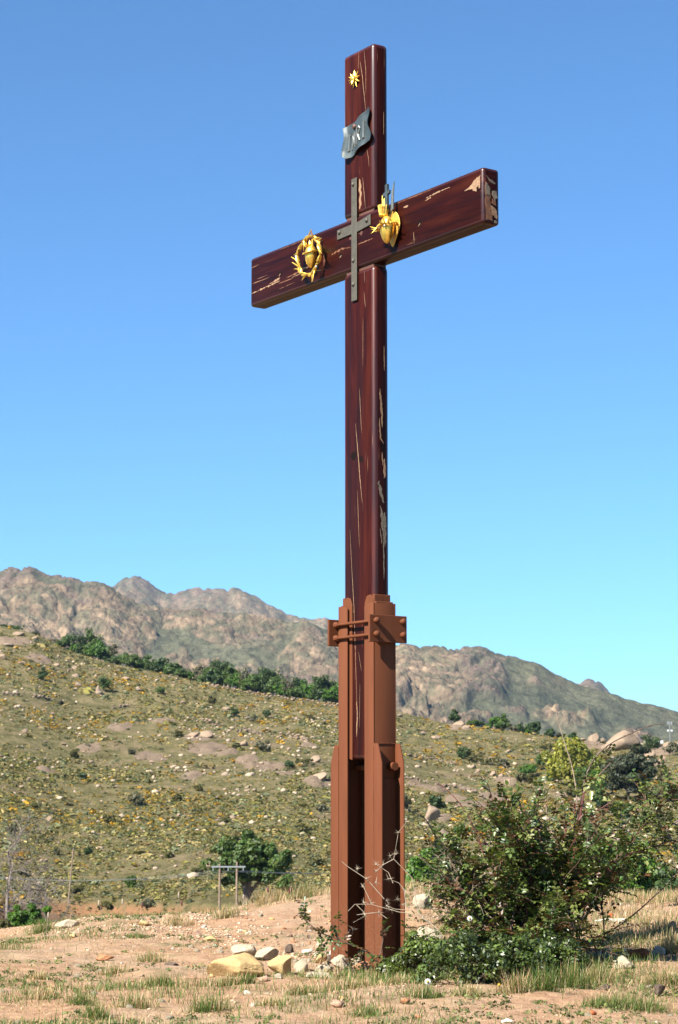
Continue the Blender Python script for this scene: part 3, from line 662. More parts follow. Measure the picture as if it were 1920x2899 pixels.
def flames(parent, base, n, hgt, spread, name='flame', mat='gold'):
    for k in range(n):
        a = 2 * math.pi * k / n
        b = Vector(base) + Vector((0.011 * math.cos(a), 0.011 * math.sin(a), 0))
        t = b + Vector((spread * math.cos(a), spread * math.sin(a), hgt * (0.75 + 0.4 * r2.random())))
        MB().tube([b, (b + t) / 2 + Vector((0.010 * math.cos(a), 0.010 * math.sin(a), -0.004)), t], [0.011, 0.011, 0.002], 5).build(name, M[mat], parent, smooth=True)
# flames live under the ornament itself: thing > ornament > flame
flames(crown, (hc[0] - 0.02, hc[1] - 0.02, hc[2] + 0.085), 6, 0.045, 0.022)
MB().tube([(hc[0] + 0.02, hc[1], hc[2] + 0.08), (hc[0] + 0.03, hc[1] - 0.004, hc[2] + 0.145)], [0.012, 0.009], 8).build('heart_vessel', M['gold'], crown, smooth=True)
band = []
for k in range(9):
    a = -2.9 + 3.2 * k / 8
    band.append((hc[0] + 0.064 * math.cos(a), hc[1] + 0.066 * math.sin(a), hc[2] + 0.03 + 0.012 * math.cos(a * 2)))
MB().tube(band, 0.008, 6).build('heart_band', M['gold'], crown, smooth=True)

# gilded heart on a hammered shield with flames, thorns, a small dark cross and a blade (right arm)
SXC = 0.505
sh = [(SXC + 0.098 * math.sin(t) * (1 if math.cos(t) > -0.1 else 1 - 0.75 * (-(math.cos(t) + 0.1)) ** 1.0), 5.795 + (0.125 if math.cos(t) > 0 else 0.165) * math.cos(t)) for t in np.linspace(0, 2 * math.pi, 33)[:-1]]
shield = MB().prism(sh, BY0 - 0.030, BY0 - 0.018).build('sacred_heart_ornament', M['gold_rough'], cross, bevel=0.003, seg=1)
shield['label'] = 'gilded heart on hammered shield below a small dark cross'
for z in (5.83, 5.70): MB().tube([(SXC, BY0 + 0.003, z), (SXC, BY0 - 0.02, z)], 0.010, 6).build('fixing_pin', M['iron'], shield)
gc = (SXC + 0.005, BY0 - 0.085, 5.760)
MB().ellipsoid(gc, (0.070, 0.058, 0.112), 18, 12, egg).build('heart', M['gold'], shield, smooth=True)
MB().ellipsoid((gc[0] - 0.045, gc[1] - 0.005, gc[2] + 0.125), (0.036, 0.036, 0.014), 14, 6).build('flame_collar', M['gold'], shield, smooth=True)
for k in range(11):
    a = 2 * math.pi * k / 11
    b = (gc[0] - 0.045 + 0.024 * math.cos(a), gc[1] + 0.024 * math.sin(a), gc[2] + 0.120)
    t = (gc[0] - 0.045 + 0.040 * math.cos(a), gc[1] + 0.040 * math.sin(a), gc[2] + 0.195 + 0.018 * r2.random())
    MB().tube([b, t], [0.010, 0.008], 5).build('flame', M['gold'], shield)
wr = []
for k in range(25):
    a = 2 * math.pi * k / 24
    wr.append((gc[0] + 0.092 * math.cos(a), gc[1] + 0.070 * math.sin(a), gc[2] + 0.028 + 0.010 * math.sin(3 * a) + 0.015 * math.cos(a)))
MB().tube(wr, 0.0085, 6, False).build('thorn_wreath', M['gold'], shield, smooth=True)
for k in range(11):
    a = -math.pi * 0.97 + math.pi * 0.94 * k / 10
    c = (gc[0] + 0.092 * math.cos(a), gc[1] + 0.070 * math.sin(a), gc[2] + 0.028 + 0.015 * math.cos(a))
    l = r2.uniform(0.045, 0.085); up = r2.uniform(-0.8, 0.5)
    t = (c[0] + l * math.cos(a) * 0.9, c[1] + l * math.sin(a) * 0.6, c[2] + l * up)
    MB().tube([c, t], [0.009, 0.002], 5).build('thorn', M['gold'], shield)
MB().ellipsoid((gc[0] + 0.045, gc[1] - 0.055, gc[2] + 0.015), (0.010, 0.010, 0.010), 8, 6).build('bead', M['silver'], shield, smooth=True)
MB().ellipsoid((gc[0] - 0.02, gc[1] - 0.072, gc[2] + 0.02), (0.010, 0.010, 0.010), 8, 6).build('bead', M['silver'], shield, smooth=True)
cz = 5.935
sc = MB().prism([(SXC - 0.028, cz), (SXC + 0.002, cz), (SXC + 0.002, cz + 0.115), (SXC + 0.028, cz + 0.123), (SXC + 0.028, cz + 0.15), (SXC + 0.002, cz + 0.143),
                 (SXC + 0.002, cz + 0.205), (SXC - 0.028, cz + 0.20), (SXC - 0.028, cz + 0.143), (SXC - 0.056, cz + 0.135), (SXC - 0.056, cz + 0.108), (SXC - 0.028, cz + 0.112)], BY0 - 0.082, BY0 - 0.060)
sc.build('small_cross', M['bronze'], shield, bevel=0.002, seg=1)
MB().tube([(SXC - 0.012, BY0 - 0.07, cz + 0.02), (SXC - 0.01, BY0 - 0.022, cz - 0.03)], 0.012, 6).build('bracket', M['iron'], shield)
MB().prism([(SXC + 0.012, cz - 0.02), (SXC + 0.045, cz - 0.01), (SXC + 0.045, cz + 0.10), (SXC + 0.055, cz + 0.215), (SXC + 0.040, cz + 0.175), (SXC + 0.022, cz + 0.11)], BY0 - 0.055, BY0 - 0.042).build('blade', M['bronze_edge'], shield, bevel=0.002, seg=1)
for dx, h in ((-0.075, 0.085), (-0.06, 0.05), (-0.048, 0.07)):
    MB().tube([(SXC + dx + 0.02, BY0 - 0.06, cz + 0.03), (SXC + dx, BY0 - 0.065, cz + 0.045), (SXC + dx - 0.006, BY0 - 0.067, cz + 0.045 + h)], [0.010, 0.009, 0.003], 5).build('flame', M['gold'], shield)

# brown steel base: two channels hug the post, two more are welded on outside below
SXm, SYm = -0.0135, -0.007
HW, HD, TH = 0.243, 0.109, 0.013
for sgn in (1, -1):
    web = SXm + sgn * HW
    def chan(name, reach, z0, z1, cham, bot=0.0):
        x_in = web + sgn * reach
        mb = MB()
        top = [(web, z1), (web + (x_in - web) * (1 - 0.0), z1)]
        o = [(web, z0), (x_in, z0), (x_in, z1 - cham), (web + (x_in - web) * 0.52, z1), (web, z1)]
        mb.prism(o, SYm - HD, SYm - HD + TH); mb.prism(o, SYm + HD - TH, SYm + HD)
        return mb
    inner = chan('channel', -0.125, -0.25, 2.825, 0.02)
    inner.box((min(web, web - sgn * TH), SYm - HD + TH + 0.0005, -0.25), (max(web, web - sgn * TH), SYm + HD - TH - 0.0005, 2.822))
    ch = inner.build('steel_channel', M['steel'], cross, bevel=0.004, seg=2, smooth=True)
    outer = chan('channel', 0.108, -0.25, 1.722, 0.15)
    outer.box((min(web + sgn * 0.001, web + sgn * TH), SYm - HD + TH + 0.0005, -0.25), (max(web + sgn * 0.001, web + sgn * TH), SYm + HD - TH - 0.0005, 1.45))
    # move the outer channel a hair out of the inner one's plane
    outer.v = [(x, y - 0.0015 if y < SYm else y + 0.0015, z) for x, y, z in outer.v]
    outer.build('outer_channel', M['steel'], ch, bevel=0.004, seg=2, smooth=True)
    # weld lines and sealing strip beside the post
    for yy in (SYm - HD - 0.0015, SYm + HD + 0.0015):
        pts = [(web + 0.001 * r2.normal(), yy, z) for z in np.linspace(-0.05, 1.70, 60)]
        MB().tube(pts, [0.0022 + 0.0012 * r2.random() for _ in pts], 5).build('weld_seam', M['steel'], ch)
    pts = [(web, yy, 1.724) for yy in np.linspace(SYm - HD * 0.95, SYm + HD * 0.95, 16)]
    MB().tube([(p[0] + sgn * 0.002, p[1], p[2] + 0.002 * r2.normal()) for p in pts], 0.004, 5).build('weld_seam', M['steel'], ch)
    inx = web - sgn * 0.125
    o = [(inx + sgn * 0.012, 1.61), (inx - sgn * 0.030, 1.60), (inx - sgn * 0.034, 2.3), (inx - sgn * 0.030, 2.83), (inx - sgn * 0.004, 2.885), (inx + sgn * 0.045, 2.895), (inx + sgn * 0.09, 2.86), (inx + sgn * 0.09, 2.80), (inx + sgn * 0.012, 2.78)]
    MB().prism(o, Y0 - 0.008, Y0 + 0.002).build('sealing_strip', M['steel'], cross, bevel=0.002, seg=1)
    zt = 2.832
    cx_ = X1 if sgn > 0 else X0
    MB().box((min(cx_, cx_ + sgn * 0.028), Y0 - 0.006, 2.80), (max(cx_, cx_ + sgn * 0.028), Y1 + 0.012, 2.836)).build('sealing_cap', M['steel'], cross, bevel=0.006, seg=2)
    MB().box((min(cx_ - sgn * 0.03, cx_ + sgn * 0.004), Y0 - 0.0045, 2.81), (max(cx_ - sgn * 0.03, cx_ + sgn * 0.004), Y1 + 0.003, 2.895)).build('sealing_cap', M['steel'], cross, bevel=0.008, seg=2)
    # clamp plate with its four nuts
    px = SXm + sgn * (HW + 0.030)
    plate = MB().box((min(px, px + sgn * 0.022), SYm - 0.180, 2.510), (max(px, px + sgn * 0.022), SYm + 0.180, 2.724)).build('clamp_plate', M['steel'], cross, bevel=0.003, seg=1)
    MB().box((min(web + sgn * 0.001, px), SYm - 0.09, 2.53), (max(web + sgn * 0.001, px), SYm + 0.09, 2.70)).build('packing_block', M['steel'], plate)
    for yy in (-0.128, 0.128):
        for zz in (2.572, 2.678):
            MB().ellipsoid((px + sgn * 0.048, SYm + yy, zz), (0.022, 0.026, 0.025), 14, 9).build('bolt_head', M['steel'], plate, smooth=True)
            MB().tube([(px + sgn * 0.02, SYm + yy, zz), (px + sgn * 0.05, SYm + yy, zz)], 0.018, 12).build('bolt_shank', M['steel'], plate, smooth=True)
            if sgn < 0: MB().tube([(px + 0.02, SYm + yy, zz), (px + 0.06, SYm + yy, zz)], [0.028, 0.016], 8).build('nut', M['steel'], plate)
    # big through bolt low on the web
    bb = MB().tube([(web + sgn * 0.0, SYm + 0.045, 1.545), (web + sgn * 0.075, SYm + 0.045, 1.545)], 0.032, 14).build('through_bolt', M['steel'], ch, smooth=True)
for yy in (-0.128, 0.128):
    for zz in (2.572, 2.678):
        MB().tube([(SXm - HW - 0.035, SYm + yy, zz), (SXm + HW + 0.035, SYm + yy, zz)], 0.0125, 10).build('clamp_rod', M['steel'], cross, smooth=True)
MB().tube([(SXm - HW + 0.004, SYm + 0.045, 1.545), (SXm + HW - 0.004, SYm + 0.045, 1.545)], 0.026, 12).build('through_rod', M['steel'], cross, smooth=True)

# ------------------------------------------------------------------ rocks
def ico(sub):
    bm = bmesh.new(); bmesh.ops.create_icosphere(bm, subdivisions=sub, radius=1.0)
    V = np.array([v.co[:] for v in bm.verts]); F = np.array([[v.index for v in f.verts] for f in bm.faces]); bm.free()
    return V, F
ICO = {k: ico(k) for k in (1, 2, 3, 4)}
def rock_verts(seed, sub=3, cuts=11, rough=0.05, flat=0.0):
    r = np.random.default_rng(seed); V, F = ICO[sub]; V = V.copy()
    for _ in range(cuts):
        n = r.normal(size=3); n /= np.linalg.norm(n); d = r.uniform(0.48, 0.88)
        k = V @ n - d; V = V - np.where(k > 0, k, 0)[:, None] * n
    a = r.uniform(0, 50, 3)
    V = V * (1 + rough * (vnoise(V[:, 0] * 3.1 + a[0], V[:, 1] * 3.1 + V[:, 2] * 2.3 + a[1], seed) - 0.5) * 2)[:, None]
    V = V * (1 + rough * 0.6 * (vnoise(V[:, 0] * 8 + a[2], V[:, 1] * 8 - V[:, 2] * 7, seed + 1) - 0.5) * 2)[:, None]
    return V, F
def rock_mat(name, base, var=0.3, scale=6, bmp=0.6):
    m, nt, b = mat_base(name)
    v = mapping(nt, (1, 1, 1)); n = noise(nt, v, scale, 6, 0.65); n2 = noise(nt, v, scale * 5, 4, 0.7)
    c = ramp(nt, n, [(0.28, tuple(k * (1 - var) for k in base)), (0.5, base), (0.74, tuple(min(0.85, k * (1 + var)) for k in base))])
    c = mixc(nt, ramp(nt, n2, [(0.62, (0, 0, 0)), (0.72, (0.6, 0.6, 0.6))]), c, tuple(k * 0.45 for k in base))
    nt.links.new(c, b.inputs['Base Color']); b.inputs['Roughness'].default_value = 0.92; b.inputs['Specular IOR Level'].default_value = 0.05
    bump(nt, b, n2, bmp, 0.25 / scale)
    return m
M['granite'] = rock_mat('pink_granite', (0.36, 0.262, 0.18), 0.28, 0.8)
M['granite_dark'] = rock_mat('grey_granite', (0.27, 0.205, 0.15), 0.3, 1.0)
M['yellow_stone'] = rock_mat('yellow_stone', (0.43, 0.30, 0.14), 0.22, 7, 0.4)
M['pale_stone'] = rock_mat('pale_rubble', (0.40, 0.335, 0.235), 0.30, 14, 0.9)
M['white_stone'] = rock_mat('white_stone', (0.52, 0.47, 0.385), 0.2, 14, 0.6)
M['red_stone'] = rock_mat('reddish_stone', (0.34, 0.165, 0.085), 0.4, 16, 0.5)
M['brick'] = rock_mat('broken_brick', (0.32, 0.10, 0.042), 0.35, 18, 0.5)
M['pink_stone'] = rock_mat('pinkish_stone', (0.35, 0.225, 0.15), 0.3, 14, 0.5)
M['clod'] = rock_mat('grey_clod', (0.17, 0.125, 0.095), 0.35, 20, 0.9)

def place_rock(name, c, size, mat, seed, rz=None, sub=3, cuts=11, rough=0.05, tilt=0.12):
    """one boulder or stone, sunk a little into the ground; c is the middle of its foot"""
    V, F = rock_verts(seed, sub, cuts, rough); r = np.random.default_rng(seed + 999)
    V = V * (np.array(size) / 2)
    V[:, 2] -= V[:, 2].min(); V[:, 2] -= 0.14 * size[2]
    V[:, 2] += V[:, 0] * r.normal() * tilt
    a = r.uniform(-0.5, 0.5) if rz is None else rz
    ca, sa = math.cos(a), math.sin(a)
    V = np.stack([V[:, 0] * ca - V[:, 1] * sa, V[:, 0] * sa + V[:, 1] * ca, V[:, 2]], -1)
    return link(name, npmesh(name, V, F, smooth=False), mat, None, tuple(c))
def px2m(px, y): return px * y / (FPX / CT)

# foreground stones: photo box (x0, x1, y0, y1), material, label
FG = [
 (588, 757, 2709, 2782, 'yellow_stone', 'large yellow flat topped boulder in the grass left of the cross'),
 (758, 838, 2716, 2770, 'yellow_stone', 'squat yellow stone with a dark right side next to the large yellow boulder'),
 (653, 722, 2676, 2716, 'pale_stone', 'pale lumpy rubble block behind the large yellow boulder'),
 (716, 782, 2694, 2727, 'pale_stone', 'low pale rubble heap between the yellow boulder and the squat yellow stone'),
 (833, 880, 2714, 2758, 'pale_stone', 'pale rough stone right of the squat yellow stone'),
 (889, 924, 2705, 2736, 'yellow_stone', 'small round yellow stone in the rubble by the steel base'),
 (922, 946, 2708, 2732, 'clod', 'small dark brown stone beside the small round yellow one'),
 (931, 968, 2690, 2720, 'white_stone', 'whitish pitted stone against the left steel channel'),
 (934, 990, 2712, 2750, 'pale_stone', 'pale stone in front of the steel base, left of the twin'),
 (982, 1030, 2712, 2748, 'pale_stone', 'pale knobbly stone at the foot of the steel base between the channels'),
 (1004, 1060, 2717, 2755, 'red_stone', 'reddish angular stone at the foot of the middle steel channel'),
 (885, 945, 2732, 2760, 'pale_stone', 'broad pale stone below the small round yellow stone'),
 (846, 948, 2755, 2778, 'pale_stone', 'long flat pale stone lowest in the rubble by the steel base'),
 (730, 761, 2770, 2788, 'pink_stone', 'small pinkish stone before the gap between the two yellow stones'),
 (775, 802, 2764, 2786, 'pale_stone', 'small pale stone just in front of the squat yellow stone'),
 (858, 888, 2684, 2704, 'white_stone', 'white stone on the gravel behind the rubble'),
 (806, 834, 2678, 2704, 'clod', 'greyish stone on the gravel behind the squat yellow stone'),
 (934, 974, 2833, 2858, 'pink_stone', 'lone flat pinkish grey stone lying in the grass before the cross'),
 (1131, 1160, 2820, 2842, 'red_stone', 'lone orange stone in the dry grass before the shrub'),
 (1772, 1846, 2684, 2718, 'brick', 'reddish brown broken masonry block right of the shrub'),
 (1843, 1887, 2682, 2709, 'white_stone', 'white stone beside the reddish masonry block'),
 (1740, 1790, 2712, 2750, 'pale_stone', 'pale weathered stone in front of the reddish masonry block'),
 (1694, 1770, 2600, 2620, 'white_stone', 'flat white slab on the bank behind the shrub'),
 (1720, 1740, 2585, 2602, 'brick', 'small brick red lump on the flat white slab'),
 (1837, 1870, 2603, 2627, 'pink_stone', 'rounded pinkish stone on the grassy bank right of the shrub'),
 (1890, 1916, 2610, 2632, 'pink_stone', 'small orange pink stone at the far right of the grassy bank'),
 (1690, 1712, 2690, 2708, 'white_stone', 'small white stone under the right edge of the shrub'),
 (542, 577, 2631, 2655, 'pink_stone', 'pinkish stone on the gravel hump left of the cross'),
 (575, 613, 2653, 2668, 'yellow_stone', 'flat yellowish stone below the pinkish one on the gravel hump'),
 (391, 430, 2612, 2628, 'yellow_stone', 'yellowish stone on the crest of the knoll'),
 (160, 228, 2610, 2632, 'pale_stone', 'long pale slab along the crest of the knoll'),
 (195, 222, 2646, 2662, 'yellow_stone', 'small pale yellow stone in the dry grass below the long slab'),
 (268, 319, 2698, 2719, 'red_stone', 'reddish brown low rock in the dry grass left of the yellow boulder'),
 (468, 510, 2724, 2742, 'clod', 'half buried grey stone in the green grass left of the yellow boulder'),
 (1170, 1222, 2532, 2580, 'pale_stone', 'grey tan slab leaning on the bank behind the right steel channel'),
 (1150, 1250, 2636, 2690, 'pale_stone', 'big pale rock behind the low leafy growth beside the steel base'),
 (1695, 1730, 2786, 2810, 'clod', 'dark grey clod of earth at the edge of the tall grass'),
 (1846, 1884, 2786, 2820, 'clod', 'larger dark clod of earth right of the fresh grass'),
 (1670, 1690, 2862, 2874, 'brick', 'tiny brick red chip in front of the fresh grass'),
 (1420, 1456, 2884, 2899, 'white_stone', 'white chip on the bare soil before the shrub'),
]
for i, (x0, x1, y0, y1, mt, lab) in enumerate(FG):
    c = ghit((x0 + x1) / 2, y1 - 0.18 * (y1 - y0)); w = px2m(x1 - x0, c[1]) * 1.10; h = px2m(y1 - y0, c[1]) / 0.80
    c[2] = max(c[2], float(ground_z(c[0], c[1]))) - 0.002
    dep = min(w * 0.8, max(h * 1.1, 0.05))
    tag(place_rock('boulder' if w > 0.35 else 'stone', c, (w * 1.12, dep * 1.15, h), M[mt], 40 + i, 0.0 if w > h * 2.2 else None, 4 if w > 0.1 else 3, 16, 0.09 if mt in ('pale_stone', 'white_stone', 'clod') else 0.04, 0.10 if w < h * 2 else 0.03), lab, 'rock' if w > 0.35 else 'stone', None)

# loose pebbles one can pick out on the bare soil
r3 = np.random.default_rng(77)
pm = [npmesh('pebble', *(lambda V, F: (V * np.array([0.5, 0.42, 0.3]), F))(*rock_verts(300 + k, 2, 8, 0.05))) for k in range(5)]
for k, me in enumerate(pm): me.materials.append(M[['pale_stone', 'white_stone', 'pink_stone', 'yellow_stone', 'red_stone'][k]])
PLAB = ['pale pebble lying loose on the dry soil', 'white pebble lying loose on the dry soil', 'pinkish pebble lying loose on the dry soil', 'yellow pebble lying loose on the dry soil', 'reddish pebble lying loose on the dry soil']
for i in range(150):
    px, py = (r3.uniform(480, 960), r3.uniform(2580, 2700)) if i < 70 else (r3.uniform(0, 1920), r3.uniform(2640, 2895))
    c = ghit(px, py); k = int(r3.choice(5, p=[0.42, 0.08, 0.30, 0.12, 0.08])); s = r3.uniform(0.025, 0.075)
    o = link('pebble', pm[k], None, None, (c[0], c[1], float(ground_z(c[0], c[1])) + 0.06 * s)); o.scale = (s, s, s); o.rotation_euler = (0, 0, r3.uniform(0, 6.28))
    tag(o, PLAB[k], 'pebble', PLAB[k].split()[0] + ' pebbles on the soil')

def scatter_mesh(pts, scl, rot, variants, cols, vcol=None):
    """copies of small numpy meshes merged into one big vertex/face/colour array"""
    VV, FF, CC, off = [], [], [], 0
    kk = np.arange(len(pts)) % len(variants)
    for k, (V, F) in enumerate(variants):
        idx = np.where(kk == k)[0]
        if not len(idx): continue
        ca, sa = np.cos(rot[idx])[:, None], np.sin(rot[idx])[:, None]
        P = V[None] * scl[idx][:, None, :]
        X = P[..., 0] * ca - P[..., 1] * sa; Y = P[..., 0] * sa + P[..., 1] * ca
        P = np.stack([X, Y, P[..., 2]], -1) + pts[idx][:, None, :]
        VV.append(P.reshape(-1, 3)); n = len(V)
        FF.append((F[None] + (np.arange(len(idx)) * n)[:, None, None] + off).reshape(-1, F.shape[1])); off += n * len(idx)
        C = np.repeat(cols[idx][:, None, :], n, 1)
        if vcol is not None: C = C * vcol[k][None, :, None]
        CC.append(C.reshape(-1, 3))
    return np.concatenate(VV), np.concatenate(FF), np.concatenate(CC)

# gravel on the hump and bare places: too many to count
M['gravel'] = attr_mat('gravel', 0.95, 30, 0.3, 0.4, 0.01); M['rubble'] = attr_mat('hillside_rubble', 0.95, 3, 0.3, 0.4, 0.05)
gx, gy = [], []
n = 26000
py_ = np.concatenate([r3.uniform(17.5, 24.5, n), r3.uniform(12, 24, 9000)]); q_ = r3.uniform(-0.17, 0.17, n + 9000)
dens = fbm(q_ * py_ * 0.6 + 4, py_ * 0.5, 61, 3)
pref = np.exp(-((q_ + 0.035) / 0.05) ** 2) * sstep(17.5, 20, py_) * 0.6
keep = r3.random(len(q_)) < np.clip((dens - 0.50) * 2.4 + pref * sstep(0.35, 0.6, dens) * 1.3, 0.02, 0.9)
q_, py_ = q_[keep], py_[keep]; x_ = q_ * py_
pts = np.stack([x_, py_, ground_z(x_, py_) + 0.002], -1)
s_ = r3.lognormal(-4.5, 0.42, len(pts))
pal = np.array([(0.38, 0.275, 0.18), (0.45, 0.36, 0.26), (0.33, 0.20, 0.12), (0.30, 0.155, 0.08), (0.23, 0.16, 0.105)])
cols = pal[r3.choice(5, len(pts), p=[0.35, 0.25, 0.2, 0.1, 0.1])] * r3.uniform(0.8, 1.15, (len(pts), 1))
V, F, C = scatter_mesh(pts, np.stack([s_, s_ * 0.8, s_ * 0.6], -1), r3.uniform(0, 6.28, len(pts)), [rock_verts(500 + k, 1, 6, 0.1) for k in range(6)], cols)
tag(link('gravel', npmesh('gravel', V, F, C), M['gravel']), 'loose pale gravel strewn over the dry knoll', 'gravel', kind='stuff')

# ------------------------------------------------------------------ hillside boulders and slabs (photo x, foot y, width, height)
HB = [(220, 1945, 26, 22), (211, 1895, 20, 16), (214, 1917, 25, 14), (354, 1926, 30, 14), (392, 1957, 22, 14), (278, 1962, 18, 26), (517, 1993, 18, 12), (462, 2034, 50, 16), (462, 2055, 46, 14),
      (588, 2090, 46, 30), (545, 2089, 42, 20), (560, 2093, 24, 12), (689, 2113, 40, 18), (429, 2163, 22, 14), (539, 2200, 36, 16), (906, 2213, 68, 38), (894, 2158, 42, 26), (70, 2075, 22, 16), (257, 2161, 16, 14),
      (83, 2152, 14, 10), (429, 2146, 105, 20), (753, 2172, 125, 34), (700, 2158, 60, 18), (810, 2185, 60, 18), (588, 2122, 125, 18), (640, 2136, 60, 12), (1340, 2176, 22, 15), (1222, 2326, 58, 56), (1256, 2368, 42, 28), (1448, 2225, 42, 36),
      (1397, 2196, 22, 18), (1354, 2186, 18, 12), (1376, 2190, 18, 13), (1420, 2204, 24, 18), (1327, 2280, 115, 28), (1285, 2266, 52, 14), (1380, 2262, 70, 16), (1230, 2236, 60, 18), (1180, 2222, 50, 18), (1598, 2256, 36, 22), (1545, 2287, 18, 10), (1645, 2302, 26, 14),
      (1738, 2156, 26, 22), (140, 2324, 17, 22), (658, 2319, 22, 15), (505, 2312, 16, 12), (616, 2326, 18, 10), (1850, 2146, 26, 26), (1877, 2160, 28, 26), (1812, 2168, 34, 16), (1850, 2180, 70, 18), (1835, 2142, 30, 14),
      (50, 1800, 40, 16), (20, 1830, 36, 18), (100, 1812, 26, 14), (8, 1868, 30, 22), (120, 1866, 40, 16), (62, 1880, 24, 14), (160, 1886, 26, 12), (640, 2010, 26, 12), (700, 2036, 24, 11), (1440, 2130, 22, 10), (1390, 2150, 24, 10), (1200, 2080, 26, 14), (1236, 2092, 30, 16), (1300, 2058, 46, 22), (1320, 2066, 30, 16), (1130, 2030, 24, 16),
      (300, 2090, 20, 9), (180, 2110, 22, 9), (330, 2230, 18, 10), (700, 2240, 20, 9), (850, 2260, 18, 9), (60, 2230, 18, 9), (1480, 2330, 26, 12), (1530, 2240, 22, 12), (1650, 2098, 22, 12), (1630, 2104, 26, 10), (1590, 2112, 18, 8), (1500, 2096, 18, 8)]
hb_me = [npmesh('granite_boulder', *(lambda V, F: (V * 0.5, F))(*rock_verts(600 + k, 3, 22, 0.03))) for k in range(7)]
for k, me in enumerate(hb_me): me.materials.append(M['granite'] if k % 4 else M['granite_dark'])
def far_rock(px, py, w, h, k, name='granite_boulder', lab=None, group=None):
    c = hit(px, py); W = px2m(w, c[1]); H = px2m(h, c[1])
    o = link(name, hb_me[k % 7], None, None, (c[0], c[1] + 0.2 * W, c[2] + 0.28 * H))
    o.scale = (W * 1.1, W * (0.75 if w < 2.6 * h else 0.9), H * 1.2); o.rotation_euler = ((k % 3 - 1) * 0.10, (k % 5 - 2) * 0.06, 0.25 * ((k * 7) % 5 - 2) if w < 2 * h else 0.08 * ((k * 7) % 5 - 2))
    if w > 2.6 * h: o.rotation_euler[0] = 0.16; o.rotation_euler[1] = -0.10
    tag(o, lab or ('broad granite slab lying flush in the scrub of the hillside' if w > 2.6 * h else 'weathered pinkish granite boulder lying in the scrub of the hillside'), 'rock', group or ('granite slabs on the hillside' if w > 2.6 * h else 'granite boulders on the hillside'))
    return o
for i, b in enumerate(HB):
    if b[2] <= 2.6 * b[3]: far_rock(*b, i)
# the outcrop on the right shoulder of the hill, and the white rock by the tree
far_rock(1683, 2104, 36, 42, 1, 'upright_rock', 'upright split granite rock beside the great boulder on the skyline')
far_rock(1763, 2124, 120, 64, 5, 'great_boulder', 'great rounded granite boulder on the right shoulder of the hill')
far_rock(1706, 2104, 22, 24, 4, 'dark_rock', 'dark granite block wedged between upright rock and great boulder')
far_rock(1716, 2122, 28, 20, 2, 'leaning_rock', 'small boulder at the left foot of the great boulder')
far_rock(1900, 2120, 60, 26, 3, 'granite_ledge', 'low granite ledge on the skyline right of the dark round bush')
o = far_rock(592, 2463, 36, 20, 6, 'white_rock', 'whitish pointed rock just left of the big green tree')
# random smaller ones
r4 = np.random.default_rng(5)
for i in range(110):
    px, py = r4.uniform(0, 1920), r4.uniform(1900, 2480)
    if py < np.interp(px, HC[:, 0], HC[:, 1]) + 25: continue
    s = r4.uniform(8, 15); far_rock(px, py, s * r4.uniform(1, 1.5), s * 0.75, i + 3, lab='small pale granite stone among the shrubs of the hillside', name='hillside_stone', group='small stones on the hillside')

# dry stone walls: runs of stones along the slope
def stone_wall(path, hgt, lab, per=1.6):
    P = [hit(*p) for p in path]; VV, FF, off = [], [], 0
    rr = np.random.default_rng(int(path[0][0] * 7 + 3))
    base = P[0]
    for a, b in zip(P[:-1], P[1:]):
        L = np.linalg.norm(b - a); n = int(L * per * 2.2)
        for i in range(n):
            t = rr.random(); c = a + (b - a) * t
            z = float(hill_z(c[0], c[1])); s = rr.uniform(0.25, 0.62)
            V, F = rock_verts(800 + int(rr.integers(12)), 1, 6, 0.08)
            V = V * np.array([s * 0.8, s * 0.55, s * 0.42]) + np.array([c[0], c[1] + rr.normal() * 0.25, z + rr.uniform(0, hgt)]) - base
            VV.append(V); FF.append(F + off); off += len(V)
    o = link('dry_stone_wall', npmesh('dry_stone_wall', np.concatenate(VV), np.concatenate(FF)), M['granite'] if hgt > 0.7 else M['granite_dark'], None, tuple(base))
    tag(o, lab, 'stone wall')
stone_wall([(586, 1942), (690, 1962), (800, 1980), (960, 2003)], 0.8, 'long dry stone wall below the row of trees on the hill')
stone_wall([(0, 1968), (70, 1972), (148, 1984)], 0.7, 'old dry stone wall under the lone round bush on the upper slope')
stone_wall([(318, 2006), (360, 2002), (395, 2008)], 0.6, 'short heap of wall stones above the broad slab')
stone_wall([(533, 2040), (580, 2046), (632, 2060)], 0.8, 'ruined stone wall above the jumbled boulders')
stone_wall([(790, 2088), (830, 2090), (872, 2104)], 0.9, 'low ruined stone enclosure near the post')
stone_wall([(668, 2072), (700, 2070), (745, 2082)], 0.6, 'grey tumbled wall stones above the wide slab')
stone_wall([(1150, 2140), (1230, 2152), (1290, 2165)], 0.4, 'thin row of stones across the slope right of the post')
stone_wall([(1140, 2205), (1200, 2215), (1300, 2232), (1360, 2250)], 0.5, 'loose line of stones above the broad right hand slab')

# ------------------------------------------------------------------ scrub on the hillside
M['shrub'] = leaf_mat('shrub_foliage', 0.8, 0.15, 0.1)
def shrub_variant(seed, n=10):
    r = np.random.default_rng(seed); d = r.normal(size=(n, 3)); d[:, 2] = np.abs(d[:, 2]) * 0.9; d /= np.linalg.norm(d, axis=1)[:, None]
    p = d * r.uniform(0.35, 0.95, (n, 1)) * np.array([1, 1, 0.9])
    nn = d + r.normal(size=(n, 3)) * 0.45; nn /= np.linalg.norm(nn, axis=1)[:, None]
    a = np.cross(nn, r.normal(size=(n, 3))); a /= np.linalg.norm(a, axis=1)[:, None]; b = np.cross(nn, a); s = r.uniform(0.28, 0.52, (n, 1))
    V = np.stack([p - a * s, p + b * s * 0.7 + nn * s * 0.25, p + a * s, p - b * s * 0.7 + nn * s * 0.25], 1).reshape(-1, 3)
    return V, np.arange(n * 4).reshape(n, 4)
